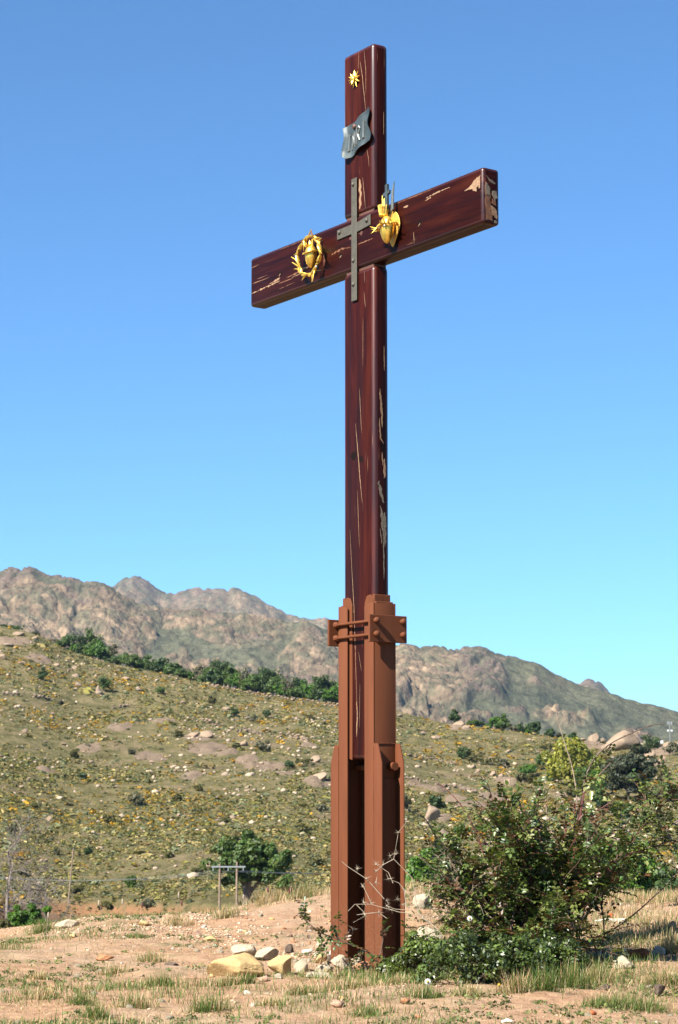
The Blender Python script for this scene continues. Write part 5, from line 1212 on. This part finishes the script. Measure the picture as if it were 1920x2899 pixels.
# tufts one can pick out: photo x, foot y, width, height, fresh or olive, label
TU = [(135, 2830, 70, 42, 0, 'green grass tuft at the lower left of the dry knoll'), (232, 2842, 60, 44, 0, 'green grass tuft beside the one at the lower left'), (270, 2880, 70, 50, 0, 'bushy green tuft in front of the two left tufts'),
      (382, 2852, 84, 52, 1, 'wide olive grass tuft left of the yellow boulder'), (452, 2790, 78, 46, 0, 'green grass tuft just in front left of the yellow boulder'), (592, 2865, 90, 60, 0, 'tall green grass tuft in the foreground below the yellow boulder'), (318, 2750, 60, 34, 1, 'low olive tuft behind the wide olive one'),
      (116, 2768, 50, 28, 1, 'small olive tuft in the dry grass of the left slope'), (430, 2716, 70, 34, 1, 'olive tuft left of the pale rubble block'), (390, 2656, 50, 26, 0, 'small green tuft under the yellowish crest stone'), (650, 2790, 60, 40, 1, 'thin grass tuft under the yellow boulder'), (700, 2788, 40, 36, 0, 'short green tuft at the right foot of the yellow boulder'),
      (1795, 2862, 180, 56, 0, 'broad fresh green grass patch in front of the shrub'), (1700, 2850, 90, 36, 0, 'small fresh green tuft left of the broad fresh patch'), (1620, 2800, 90, 90, 0, 'tall grass tuft under the right side of the shrub'), (1540, 2812, 80, 80, 0, 'tall grass tuft under the middle of the shrub'), (1460, 2812, 70, 70, 1, 'tall thin tuft under the left middle of the shrub'), (1690, 2780, 70, 60, 1, 'olive tuft near the dark clod'),
      (1330, 2826, 80, 44, 1, 'low olive tuft before the leafy undergrowth'), (1200, 2826, 80, 44, 0, 'green tuft in front of the right steel channel'), (1120, 2790, 60, 36, 1, 'olive tuft at the corner of the steel base'), (1000, 2800, 110, 36, 1, 'spread of low olive tufts before the steel base'), (860, 2812, 80, 34, 1, 'low olive tuft below the flat pale stone'), (1040, 2870, 80, 34, 0, 'small green tuft near the lone flat stone'), (770, 2850, 60, 30, 1, 'thin olive tuft in the dry grass below the squat yellow stone'),
      (505, 2620, 70, 40, 1, 'dry tuft on the crest of the knoll'), (640, 2600, 60, 40, 1, 'olive tuft on the crest before the big tree'), (760, 2560, 80, 52, 1, 'long dry tuft on the gravel hump crest'), (860, 2545, 80, 54, 1, 'long olive tuft on the crest left of the post'), (115, 2640, 56, 46, 0, 'green tuft on the left crest of the knoll'), (1880, 2790, 90, 56, 1, 'olive tuft beside the larger dark clod'), (1900, 2700, 80, 70, 1, 'tall straw tuft on the right bank'), (1870, 2640, 80, 50, 1, 'straw tuft above the white stone'), (1780, 2660, 80, 46, 1, 'straw tuft behind the masonry block')]
for i, (px, py, w, h, k, lab) in enumerate(TU):
    r = np.random.default_rng(5000 + i); c = ghit(px, py); W = px2m(w, c[1]); H = px2m(h, c[1]); n = int(200 + w * 3)
    off = r.normal(size=(n, 2)) * np.array([W * 0.34, W * 0.22]); x = c[0] + off[:, 0]; y = c[1] + off[:, 1]
    b = np.stack([x, y, ground_z(x, y) - 0.006], -1) - c
    drym = r.random(n) < (0.12 if k == 0 else 0.45)
    if 'straw' in lab or 'dry' in lab.split(): drym = r.random(n) < 0.7
    cc = np.where(drym[:, None], STRAW[r.integers(0, 4, n)], FRESH[r.integers(0, 4, n)]) * r.uniform(0.8, 1.25, (n, 1))
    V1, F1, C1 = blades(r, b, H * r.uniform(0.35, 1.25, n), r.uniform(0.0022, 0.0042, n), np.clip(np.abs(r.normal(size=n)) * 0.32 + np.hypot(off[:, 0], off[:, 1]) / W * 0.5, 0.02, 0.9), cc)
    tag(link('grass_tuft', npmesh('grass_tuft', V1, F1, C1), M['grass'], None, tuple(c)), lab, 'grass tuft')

# the wild rose shrub
def at_px(px, py, y):
    return np.array([lat(px, py) * y, y, EYE[2] + slope(py) * y])
RB = ghit(1490, 2735)
rose = empty('wild_rose_shrub', tuple(RB)); tag(rose, 'large tangled wild rose shrub with arching thorny canes beside the cross', 'shrub')
rr = np.random.default_rng(64)
def leaf_mesh(seed, nl, scale, tone):
    """one pinnate rose leaf: stalk direction +X, nl pairs of leaflets and a tip leaflet"""
    r = np.random.default_rng(seed); V, F, C = [], [], []
    def leaflet(p, d, l, w):
        d = np.array(d) / np.linalg.norm(d); s = np.cross([0, 0, 1.0], d); s /= np.linalg.norm(s); u = np.array([0, 0, 1.0]); o = len(V)
        p = np.array(p); f = 0.22 * w; dr = -0.15 * l
        V.extend([p, p + d * l * .35 + s * w * .5 + u * f, p + d * l * .75 + s * w * .4 + u * (f + dr * .5), p + d * l + u * dr, p + d * l * .75 - s * w * .4 + u * (f + dr * .5), p + d * l * .35 - s * w * .5 + u * f, p + d * l * .5 + u * dr * .2])
        F.extend([(o, o + 6, o + 1), (o + 1, o + 6, o + 2), (o + 2, o + 6, o + 3), (o, o + 5, o + 6), (o + 5, o + 4, o + 6), (o + 4, o + 3, o + 6)])
        t = np.array(tone) * r.uniform(0.7, 1.35); C.extend([t] * 7)
    for k in range(nl):
        x = 0.016 + 0.017 * k
        for s in (-1, 1): leaflet((x, 0, -0.1 * x), (0.45, s, r.uniform(-0.25, 0.1)), 0.024 * r.uniform(0.85, 1.15), 0.016)
    leaflet((0.018 + 0.017 * nl, 0, -0.006), (1, 0.1 * r.normal(), -0.15), 0.027, 0.018)
    return np.array(V) * scale, np.array(F), np.array(C)
TONES = [(0.062, 0.098, 0.022), (0.082, 0.118, 0.026), (0.130, 0.150, 0.038), (0.044, 0.074, 0.020), (0.120, 0.062, 0.026), (0.18, 0.19, 0.062)]
LM = [leaf_mesh(6000 + k, 2, 1.45 + 0.15 * (k % 3), TONES[k]) for k in range(6)]
LO = []
for k in range(6):
    me = npmesh('leaf', *LM[k]); me.materials.append(M['rose_leaf']); LO.append(me)
nodes = []                                            # (position, direction, kind)
def bez(p0, p1, p2, n):
    t = np.linspace(0, 1, n)[:, None]; return (1 - t) ** 2 * p0 + 2 * t * (1 - t) * p1 + t * t * p2
def cane(base, mid, tip, r0, mat, name='cane', leafy=(0.35, 1.0), twigs=5, sp=0.052, twl=0.34, bronze=0.12, thorns=0):
    P = bez(base, mid, tip, 16); P[1:-1] += rr.normal(size=(14, 3)) * 0.008
    mb = MB(); mb.tube([tuple(p) for p in P], list(np.linspace(r0, r0 * 0.3, 16)), 5)
    L = np.linalg.norm(np.diff(P, axis=0), axis=1).sum()
    def along(Q, t0, t1, br):
        LL = np.linalg.norm(np.diff(Q, axis=0), axis=1).sum()
        for t in np.arange(t0 * LL, t1 * LL, sp):
            f = min(t / LL * (len(Q) - 1), len(Q) - 1.001); i = int(f); p = Q[i] + (Q[i + 1] - Q[i]) * (f - i)
            d = rr.normal(size=3); d[2] += 0.35; d += 0.8 * (Q[i + 1] - Q[i]) / np.linalg.norm(Q[i + 1] - Q[i]); d /= np.linalg.norm(d)
            k = 4 if rr.random() < br + 0.25 * (t / LL > 0.85) else int(rr.choice([0, 1, 2, 3, 5], p=[0.3, 0.28, 0.16, 0.18, 0.08]))
            nodes.append((p, d, k))
    if leafy: along(P, leafy[0], leafy[1], bronze)
    for _ in range(twigs):
        i = int(rr.integers(5, 15)); d = rr.normal(size=3) * 0.8 + (P[i] - P[i - 1]) / np.linalg.norm(P[i] - P[i - 1]) * 0.7; d[2] += 0.35; d /= np.linalg.norm(d)
        l = twl * rr.uniform(0.5, 1.2); Q = bez(P[i], P[i] + d * l * 0.55 + np.array([0, 0, 0.03]), P[i] + d * l + np.array([0, 0, -0.04]), 7)
        mb.tube([tuple(p) for p in Q], list(np.linspace(r0 * 0.45, r0 * 0.18, 7)), 4)
        if leafy: along(Q, 0.15, 1.0, bronze)
    for _ in range(thorns):
        f = rr.uniform(2, 14.5); i = int(f); p = P[i] + (P[i + 1] - P[i]) * (f - i); d = rr.normal(size=3); d /= np.linalg.norm(d)
        mb.tube([tuple(p), tuple(p + d * 0.018)], [0.0035, 0.0006], 4)
    mb.v = [tuple(np.array(v) - RB) for v in mb.v]
    mb.build(name, mat, rose)
D0 = RB[1]
def root(): return RB + np.array([rr.normal() * 0.22, rr.normal() * 0.16, -0.02])
def topenv(x): return np.interp(x, [1180, 1250, 1320, 1380, 1450, 1520, 1600, 1700, 1800, 1900], [2480, 2400, 2340, 2270, 2290, 2230, 2240, 2280, 2290, 2330])
for i in range(36):                                    # the dense body
    px = rr.normal(1490, 150); px = float(np.clip(px, 1210, 1790)); py = topenv(px) + abs(rr.normal()) * 130 + 20
    tip = at_px(px, py, D0 + rr.normal() * 0.33); b = root(); mid = (b + tip) / 2 + np.array([(tip[0] - b[0]) * 0.05, rr.normal() * 0.12, 0.28])
    cane(b, mid, tip, 0.0085, M['red_cane'] if rr.random() < 0.35 else M['cane'], twigs=7, leafy=(0.22, 1.0))
for i in range(12):                                    # towards the right
    px = rr.uniform(1600, 1790); py = rr.uniform(2300, 2560)
    tip = at_px(px, py, D0 + rr.normal() * 0.25); b = root() + np.array([0.12, 0, 0]); mid = (b + tip) / 2 + np.array([0.05, 0, 0.25]); cane(b, mid, tip, 0.008, M['cane'], twigs=8, leafy=(0.25, 1))
for i in range(22):                                    # low skirts
    px = rr.uniform(1240, 1720); py = rr.uniform(2590, 2720)
    tip = at_px(px, py, D0 + rr.normal() * 0.3 - 0.1); b = root(); mid = (b + tip) / 2 + np.array([0, -0.05, 0.22]); cane(b, mid, tip, 0.007, M['cane'], twigs=6, leafy=(0.2, 1))
for (px, py, bx, by, th, lf) in [(1385, 2235, 1430, 2560, 10, 0.75), (1352, 2292, 1400, 2560, 6, 0.85), (1530, 2212, 1500, 2560, 8, 0.6), (1640, 2255, 1560, 2480, 6, 0.7), (1735, 2262, 1600, 2500, 8, 0.8), (1450, 2270, 1465, 2560, 6, 0.7)]:
    b = root(); tip = at_px(px, py, D0 + rr.normal() * 0.2); mid = at_px((px + bx) / 2 + 10, (py + by) / 2, D0); mid = at_px(bx, (py + 2735) / 2 - 40, D0)
    cane(b, mid, tip, 0.009, M['red_cane'], twigs=4, leafy=(0.35, 1), thorns=th + 10, twl=0.22, bronze=0.35)
# the long bare arching canes
def poly_cane(pts, dep, r0, mat, thorns, leaves=None, name='arching_cane'):
    P = np.array([at_px(a, b, dep + 0.02 * k) for k, (a, b) in enumerate(pts)]); mb = MB()
    Q = []
    for i in range(len(P) - 1):
        for t in np.linspace(0, 1, 5)[:-1]:
            p0, p1, p2, p3 = P[max(i - 1, 0)], P[i], P[i + 1], P[min(i + 2, len(P) - 1)]
            Q.append(0.5 * (2 * p1 + (p2 - p0) * t + (2 * p0 - 5 * p1 + 4 * p2 - p3) * t * t + (3 * p1 - p0 - 3 * p2 + p3) * t ** 3))
    Q.append(P[-1]); Q = np.array(Q); mb.tube([tuple(p - RB) for p in Q], list(np.linspace(r0, r0 * 0.25, len(Q))), 6)
    for k in range(thorns):
        f = rr.uniform(0.5, len(Q) - 1.6); i = int(f); p = Q[i] + (Q[i + 1] - Q[i]) * (f - i); d = rr.normal(size=3); d[1] *= 0.3; d[2] -= 0.4; d /= np.linalg.norm(d)
        mb.tube([tuple(p - RB), tuple(p + d * 0.026 - RB)], [0.0045, 0.0007], 4)
    mb.build(name, mat, rose)
    if leaves:
        for f in np.linspace(leaves[0], leaves[1], leaves[2]):
            i = int(f * (len(Q) - 1)); d = rr.normal(size=3); d /= np.linalg.norm(d); nodes.append((Q[i], d, int(rr.choice([1, 2, 4, 5]))))
poly_cane([(1620, 2560), (1628, 2400), (1645, 2260), (1672, 2165), (1722, 2110), (1790, 2075), (1846, 2053), (1884, 2051)], D0, 0.010, M['cane'], 26, (0.3, 0.62, 10))
poly_cane([(1630, 2420), (1634, 2280), (1622, 2180), (1596, 2095), (1578, 2030), (1572, 1992)], D0 + 0.05, 0.007, M['dead_cane'], 22)
poly_cane([(1640, 2330), (1660, 2220), (1690, 2200), (1728, 2160)], D0 - 0.05, 0.008, M['red_cane'], 14, (0.5, 1.0, 12))
poly_cane([(1620, 2480), (1640, 2320), (1700, 2290), (1738, 2262)], D0 - 0.1, 0.008, M['red_cane'], 12, (0.4, 1.0, 10))
poly_cane([(1560, 2700), (1700, 2650), (1780, 2600), (1850, 2540), (1920, 2470), (1960, 2420)], D0 - 0.15, 0.009, M['cane'], 26, (0.05, 0.4, 10))
poly_cane([(1600, 2690), (1720, 2640), (1820, 2615), (1880, 2625)], D0 - 0.2, 0.006, M['cane'], 14, (0.1, 0.5, 8))
poly_cane([(1620, 2680), (1700, 2690), (1780, 2715), (1850, 2750), (1900, 2770)], D0 - 0.25, 0.006, M['cane'], 10, (0.1, 0.5, 7))
poly_cane([(1390, 2500), (1360, 2390), (1320, 2300), (1270, 2240), (1235, 2215)], D0, 0.006, M['red_cane'], 16, (0.2, 0.6, 6))
poly_cane([(1300, 2480), (1240, 2380), (1205, 2320), (1172, 2300)], D0 + 0.05, 0.009, M['dead_cane'], 14)
poly_cane([(1420, 2480), (1440, 2340), (1445, 2220), (1430, 2160)], D0 + 0.1, 0.006, M['dead_cane'], 12)
poly_cane([(1550, 2400), (1548, 2300), (1542, 2230), (1546, 2185)], D0 + 0.1, 0.005, M['dead_cane'], 8)
# the leafy limb that comes in from the right
for pts in ([(1640, 2560), (1720, 2450), (1800, 2350), (1880, 2260), (1950, 2200)], [(1720, 2450), (1800, 2400), (1880, 2390), (1950, 2370)], [(1960, 2230), (1900, 2240), (1830, 2255), (1790, 2290)], [(1960, 2300), (1890, 2330), (1830, 2390), (1800, 2450)]):
    P = [at_px(a, b, D0 - 0.05) for a, b in pts]
    b0, b1, b2 = P[0], np.mean(P[1:-1], 0), P[-1]; cane(b0, b1, b2, 0.010, M['cane'], twigs=11, leafy=(0.25, 1), thorns=14, twl=0.26, sp=0.045)
# dead grey twigs at the left
for i in range(34):
    px = rr.uniform(1165, 1420); py = rr.uniform(2330, 2600) + (px - 1165) * 0.1
    tip = at_px(px, py, D0 + rr.normal() * 0.25); b = at_px(rr.uniform(1340, 1480), rr.uniform(2560, 2700), D0 + rr.normal() * 0.15); mid = (b + tip) / 2 + np.array([0, 0, rr.uniform(0.02, 0.16)])
    cane(b, mid, tip, 0.0055, M['dead_cane'], 'dead_cane', (0.6, 1.0) if i % 4 == 0 else None, 8, 0.06, 0.26)
nodes.sort(key=lambda t: t[0][1])
def frame_of(d):
    z = np.array([0, 0, 1.0]) - d * d[2]; z /= np.linalg.norm(z) + 1e-6; return np.stack([d, np.cross(z, d), z], 1)
pick = set(range(0, 300))
VV, FF, CC, off = [], [], [], 0
for i, (p, d, k) in enumerate(nodes):
    Rm = frame_of(d)
    if i in pick:
        o = link('leaf', LO[k], None, rose); mt = Matrix.Identity(4)
        for a in range(3):
            for b_ in range(3): mt[a][b_] = float(Rm[a, b_])
            mt[a][3] = float(p[a] - RB[a])
        o.matrix_local = mt
    else:
        V, F, C = LM[k]; s = rr.uniform(0.8, 1.2); VV.append(V @ Rm.T * s + p - RB); FF.append(F + off); CC.append(C * rr.uniform(0.75, 1.25)); off += len(V)
fo = link('foliage', npmesh('foliage', np.concatenate(VV), np.concatenate(FF), np.concatenate(CC)), M['rose_leaf'], rose); fo['kind'] = 'stuff'

# leafy undergrowth at the foot of the shrub
for i, (px, py, w, h, cn, lab) in enumerate([(1215, 2775, 150, 120, (0.060, 0.100, 0.028), 'low green leafy undergrowth at the right steel channel'), (1330, 2790, 190, 150, (0.048, 0.085, 0.026), 'leafy undergrowth left under the rose shrub'), (1450, 2790, 180, 150, (0.045, 0.080, 0.024), 'leafy undergrowth under the middle of the rose shrub'), (1560, 2775, 150, 130, (0.052, 0.090, 0.026), 'leafy undergrowth right under the rose shrub'), (1130, 2770, 70, 50, (0.058, 0.095, 0.026), 'small sprawling weed in front of the steel base')]):
    r = np.random.default_rng(7000 + i); c = ghit(px, py); W = px2m(w, c[1]); H = px2m(h, c[1])
    root_ = empty('undergrowth', tuple(c)); tag(root_, lab, 'undergrowth')
    cp = crown_points(r, (0, 0.05, H * 0.42), (W * 0.62, W * 0.42, H * 0.55), 46, -0.6)
    V1, F1, C1 = leaf_cloud(r, cp, r.uniform(0.05, 0.09, len(cp)), 75, 0.027, cn * np.array([1.35, 1.12, 0.75]), 0.55)
    link('foliage', npmesh('foliage', V1, F1, C1), M['rose_leaf'], root_)
    mb = MB()
    for k in range(26):
        e = cp[int(r.integers(len(cp)))]; mb.tube([(r.normal() * W * 0.15, r.normal() * 0.05, -0.02), tuple(e * np.array([0.7, 0.7, 0.6])), tuple(e)], [0.004, 0.003, 0.002], 4)
    mb.build('stems', M['cane'], root_)

# dry thistle before the steel base
TD = 16.35
th = empty('dry_thistle', tuple(ghit(1240, 2700))); tag(th, 'dry pale thistle stalks with spiky heads reaching across the steel base', 'thistle'); TB = np.array(th.location)
for pts in ([(1262, 2660), (1240, 2632), (1185, 2590), (1130, 2582), (1050, 2560), (1005, 2560), (985, 2580)], [(1185, 2590), (1167, 2485), (1115, 2432), (1128, 2357), (1150, 2328)], [(1088, 2545), (1040, 2490), (980, 2450), (967, 2438)], [(1053, 2560), (1030, 2512), (1022, 2500)], [(1010, 2562), (1038, 2590), (1000, 2612)],
            [(1240, 2632), (1180, 2578), (1120, 2574), (1095, 2565)], [(1167, 2572), (1210, 2540), (1225, 2500)], [(1115, 2432), (1085, 2448), (1065, 2467)], [(1113, 2500), (1100, 2470), (1065, 2447)], [(1073, 2583), (1040, 2586), (1010, 2590)], [(1095, 2600), (1073, 2583)], [(1150, 2570), (1145, 2520), (1130, 2500), (1100, 2488)]):
    P = [at_px(a, b, TD) - TB for a, b in pts]
    MB().tube([tuple(p) for p in P], list(np.linspace(0.0034, 0.0017, len(P))), 5).build('stem', M['thistle'], th)
for (a, b) in [(1150, 2327), (1127, 2357), (1105, 2423), (1121, 2418), (1065, 2447), (1085, 2448), (1012, 2460), (1038, 2487), (1027, 2510), (1065, 2497), (1100, 2488), (1065, 2467), (1145, 2520), (1030, 2555), (1050, 2557), (1095, 2550), (1125, 2545), (1140, 2560), (1095, 2565), (1033, 2590), (1073, 2583), (1000, 2630), (1158, 2568), (1107, 2575)]:
    c = at_px(a, b, TD + rr.normal() * 0.02) - TB; mb = MB(); mb.ellipsoid(tuple(c), (0.006, 0.006, 0.007), 8, 6)
    for k in range(12):
        d = rr.normal(size=3); d /= np.linalg.norm(d); spike(mb, tuple(c), tuple(c + d * rr.uniform(0.026, 0.055)), 0.0017, 3)
    mb.build('spiky_head', M['thistle'], th)

# rose runner creeping left before the steel base
rb = ghit(1120, 2765); runner = empty('rose_runner', tuple(rb)); tag(runner, 'thin rose runner with small leaves creeping past the left steel channel', 'plant')
def sprig(pts, dep, n):
    P = np.array([at_px(a, b, dep) for a, b in pts]) - rb; MB().tube([tuple(p) for p in P], list(np.linspace(0.006, 0.0025, len(P))), 5).build('stem', M['cane'], runner)
    for t in np.linspace(0.05, 1, n):
        f = min(t * (len(P) - 1), len(P) - 1.001); i = int(f); p = P[i] + (P[i + 1] - P[i]) * (f - i); d = rr.normal(size=3); d[2] += 0.2; d /= np.linalg.norm(d); Rm = frame_of(d)
        o = link('leaf', LO[int(rr.choice([0, 1, 3, 3, 4]))], None, runner); mt = Matrix.Identity(4)
        for a in range(3):
            for b_ in range(3): mt[a][b_] = float(Rm[a, b_]) * 0.9
            mt[a][3] = float(p[a])
        o.matrix_local = mt
sprig([(1120, 2765), (1075, 2712), (1030, 2690), (960, 2660), (905, 2640), (870, 2610), (845, 2585)], 16.3, 34)
sprig([(905, 2640), (912, 2668), (905, 2700)], 16.3, 10); sprig([(870, 2612), (862, 2580), (858, 2562)], 16.3, 6); sprig([(960, 2660), (940, 2620), (955, 2600)], 16.3, 7); sprig([(1030, 2690), (1020, 2720), (990, 2730)], 16.3, 8); sprig([(1075, 2712), (1085, 2660), (1078, 2620)], 16.3, 5)

# daisies and a buttercup
M['petal'] = plain('white_petals', (0.75, 0.74, 0.70), 0.6, var=0.05); M['disc'] = plain('yellow_disc', (0.60, 0.36, 0.02), 0.6, var=0.1); M['stalk'] = plain('green_stalk', (0.08, 0.12, 0.03), 0.6)
for (a, b, lab, pm_) in [(1155, 2701, 'white daisy beside the right steel channel', 'petal'), (1211, 2779, 'white daisy in front of the leafy undergrowth', 'petal'), (1413, 2788, 'yellow wildflower before the rose shrub', 'disc'), (1330, 2600, 'white daisy against the rose shrub twigs', 'petal')]:
    g = ghit(a, max(b + 40, 2760)); c = at_px(a, b, g[1]) - g; fl = empty('wildflower', tuple(g)); tag(fl, lab, 'flower')
    MB().tube([(0, 0, -0.01), (c[0] * 0.4, 0, c[2] * 0.5), tuple(c)], 0.0022, 5).build('stalk', M['stalk'], fl)
    MB().ellipsoid((c[0], c[1] - 0.003, c[2]), (0.008, 0.006, 0.008), 8, 6).build('disc', M['disc'], fl)
    for k in range(11 if pm_ == 'petal' else 5):
        t = 2 * math.pi * k / (11 if pm_ == 'petal' else 5); ca, sa = math.cos(t), math.sin(t); ca, sa = (ca, sa) if pm_ == 'petal' else (ca * 0.6, sa * 0.6)
        pts = [(0.006, -0.003), (0.017, -0.0042), (0.021, 0), (0.017, 0.0042), (0.006, 0.003)]
        MB().add([(c[0] + x_ * ca - y_ * sa, c[1] + 0.001 + 0.0004 * (k % 2), c[2] + x_ * sa + y_ * ca) for x_, y_ in pts], [(0, 1, 2, 3, 4)]).build('petal', M[pm_], fl)

# dry stalks along the crest
for i, (a, b, h) in enumerate([(352, 2600, 60), (402, 2600, 50), (500, 2590, 70), (520, 2600, 56), (689, 2566, 40), (753, 2552, 46), (285, 2610, 66), (820, 2545, 36), (130, 2640, 62)]):
    g = ghit(a, b + 14); H = px2m(h, g[1]); o = empty('dry_stalk', tuple(g)); tag(o, 'dry brown flower stalk standing on the crest of the knoll', 'plant', 'dry stalks on the crest')
    MB().tube([(0, 0, -0.02), (0.01, 0, H * 0.6), (0.02 * (i % 3 - 1), 0, H)], [0.003, 0.0022, 0.0018], 5).build('stem', M['dead_cane'], o)
    MB().ellipsoid((0.02 * (i % 3 - 1), 0, H), (0.010, 0.010, 0.030), 7, 6).build('seed_head', M['red_cane'] if i % 2 else M['thistle'], o)

# ------------------------------------------------------------------ the air
hz = MB().box((-4300, -80, -18), (4300, 9300, 640)).build('haze', None); tag(hz, 'thin pale blue haze over the far mountains', 'haze', kind='stuff')
hm = bpy.data.materials.new('haze'); hm.use_nodes = True; nt = hm.node_tree; nt.nodes.clear()
out = nt.nodes.new('ShaderNodeOutputMaterial'); vol = nt.nodes.new('ShaderNodeVolumePrincipled'); vol.inputs['Color'].default_value = (0.50, 0.74, 1.0, 1); vol.inputs['Density'].default_value = 0.000036; vol.inputs['Anisotropy'].default_value = 0.2
nt.links.new(vol.outputs[0], out.inputs['Volume']); hz.data.materials.append(hm)

# ------------------------------------------------------------------ labels that single out look-alikes by their nearest landmark
ORD = ['nearest', 'second nearest', 'third nearest', 'fourth nearest', 'fifth nearest', 'sixth nearest', 'seventh nearest', 'eighth nearest', 'ninth nearest', 'tenth nearest'] 
LMK = {'the twin pole': 'twin_pole', 'the leaning pole': 'leaning_pole', 'the big round tree': 'broad_tree', 'the yellow green willow': 'willow_tree', 'the dark conifer': 'dark_conifer', 'the great boulder': 'great_boulder', 'the antenna mast': 'antenna_mast', 'the white tank': 'white_tank'}
LP = {k: np.array(bpy.data.objects[v].location[:2]) for k, v in LMK.items()}
walls = [o for o in COL.objects if o.name.startswith('dry_stone_wall')]
for o, nm in zip(walls, ('the long crest wall', 'the old upper wall', 'the short stone heap', 'the ruined wall', 'the stone enclosure', 'the tumbled grey wall', 'the thin stone row', 'the loose stone line')): LP[nm] = np.array(o.location[:2])
BASE = {'granite_boulder': 'granite boulder', 'hillside_bush': None, 'broom_bush': 'golden broom bush', 'hillside_stone': 'small pale granite stone'}
for pre in BASE:
    sets = {}
    for o in COL.objects:
        if o.parent is None and o.name.split('.')[0] == pre:
            p = np.array(o.location[:2]); nm = min(LP, key=lambda k: np.hypot(*((LP[k] - p) * np.array([1, 0.4]))))
            up = 'uphill from' if p[1] > LP[nm][1] else 'downhill from'
            word = BASE[pre] or o['label'].split(' standing')[0].split(' spreading')[0].split(' in the')[0]
            sets.setdefault((word, up, nm), []).append((float(np.hypot(*(LP[nm] - p))), o))
    for (word, up, nm), lst in sets.items():
        lst.sort(key=lambda t: t[0])
        for i, (d, o) in enumerate(lst):
            o['label'] = f"{word} {up} {nm}" + (f", {ORD[i]} of them" if len(lst) > 1 and i < len(ORD) else '')
rows = {}
for o in COL.objects:
    if o.parent is None and o.name.split('.')[0] == 'hill_tree': rows.setdefault(o['label'], []).append(o)
NTH = ['%d%s' % (k + 1, {1: 'st', 2: 'nd', 3: 'rd'}.get((k + 1) % 10, 'th')) for k in range(60)]; NTH[:17] = ['first', 'second', 'third', 'fourth', 'fifth', 'sixth', 'seventh', 'eighth', 'ninth', 'tenth', 'eleventh', 'twelfth', 'thirteenth', 'fourteenth', 'fifteenth', 'sixteenth', 'seventeenth']
for lab, lst in rows.items():
    lst.sort(key=lambda o: -o.location[0] / o.location[1])
    for i, o in enumerate(lst): o['label'] = lab.split(' in the row')[0] + f" on the hill crest, {NTH[i]} of its kind from the mast"
print('TRIS', sum(sum(len(p.vertices) - 2 for p in m.polygons) if len(m.polygons) < 3000 else (len(m.loops) - 2 * len(m.polygons)) for m in bpy.data.meshes))

for m in bpy.data.materials:                           # all base colours are a little darker than first picked
    if not m.use_nodes or m.name.startswith(('varnished', 'gilded', 'hammered', 'silver', 'haze', 'brown_painted', 'grey_iron', 'patinated', 'worn_bronze')): continue
    nt = m.node_tree
    for nd in list(nt.nodes):
        if nd.type in ('BSDF_PRINCIPLED', 'BSDF_TRANSLUCENT'):
            sk = nd.inputs[0]
            if sk.is_linked:
                src = sk.links[0].from_socket; kf = 0.86 if m.name in ('dry_ground', 'grass_blades', 'yellow_stone', 'pale_rubble', 'white_stone', 'reddish_stone', 'pinkish_stone', 'broken_brick', 'gravel', 'tree_leaves', 'shrub_foliage', 'rose_leaves') else 0.62; nt.links.new(mixc(nt, 1.0, src, (kf, kf, kf, 1), 'MULTIPLY'), sk)
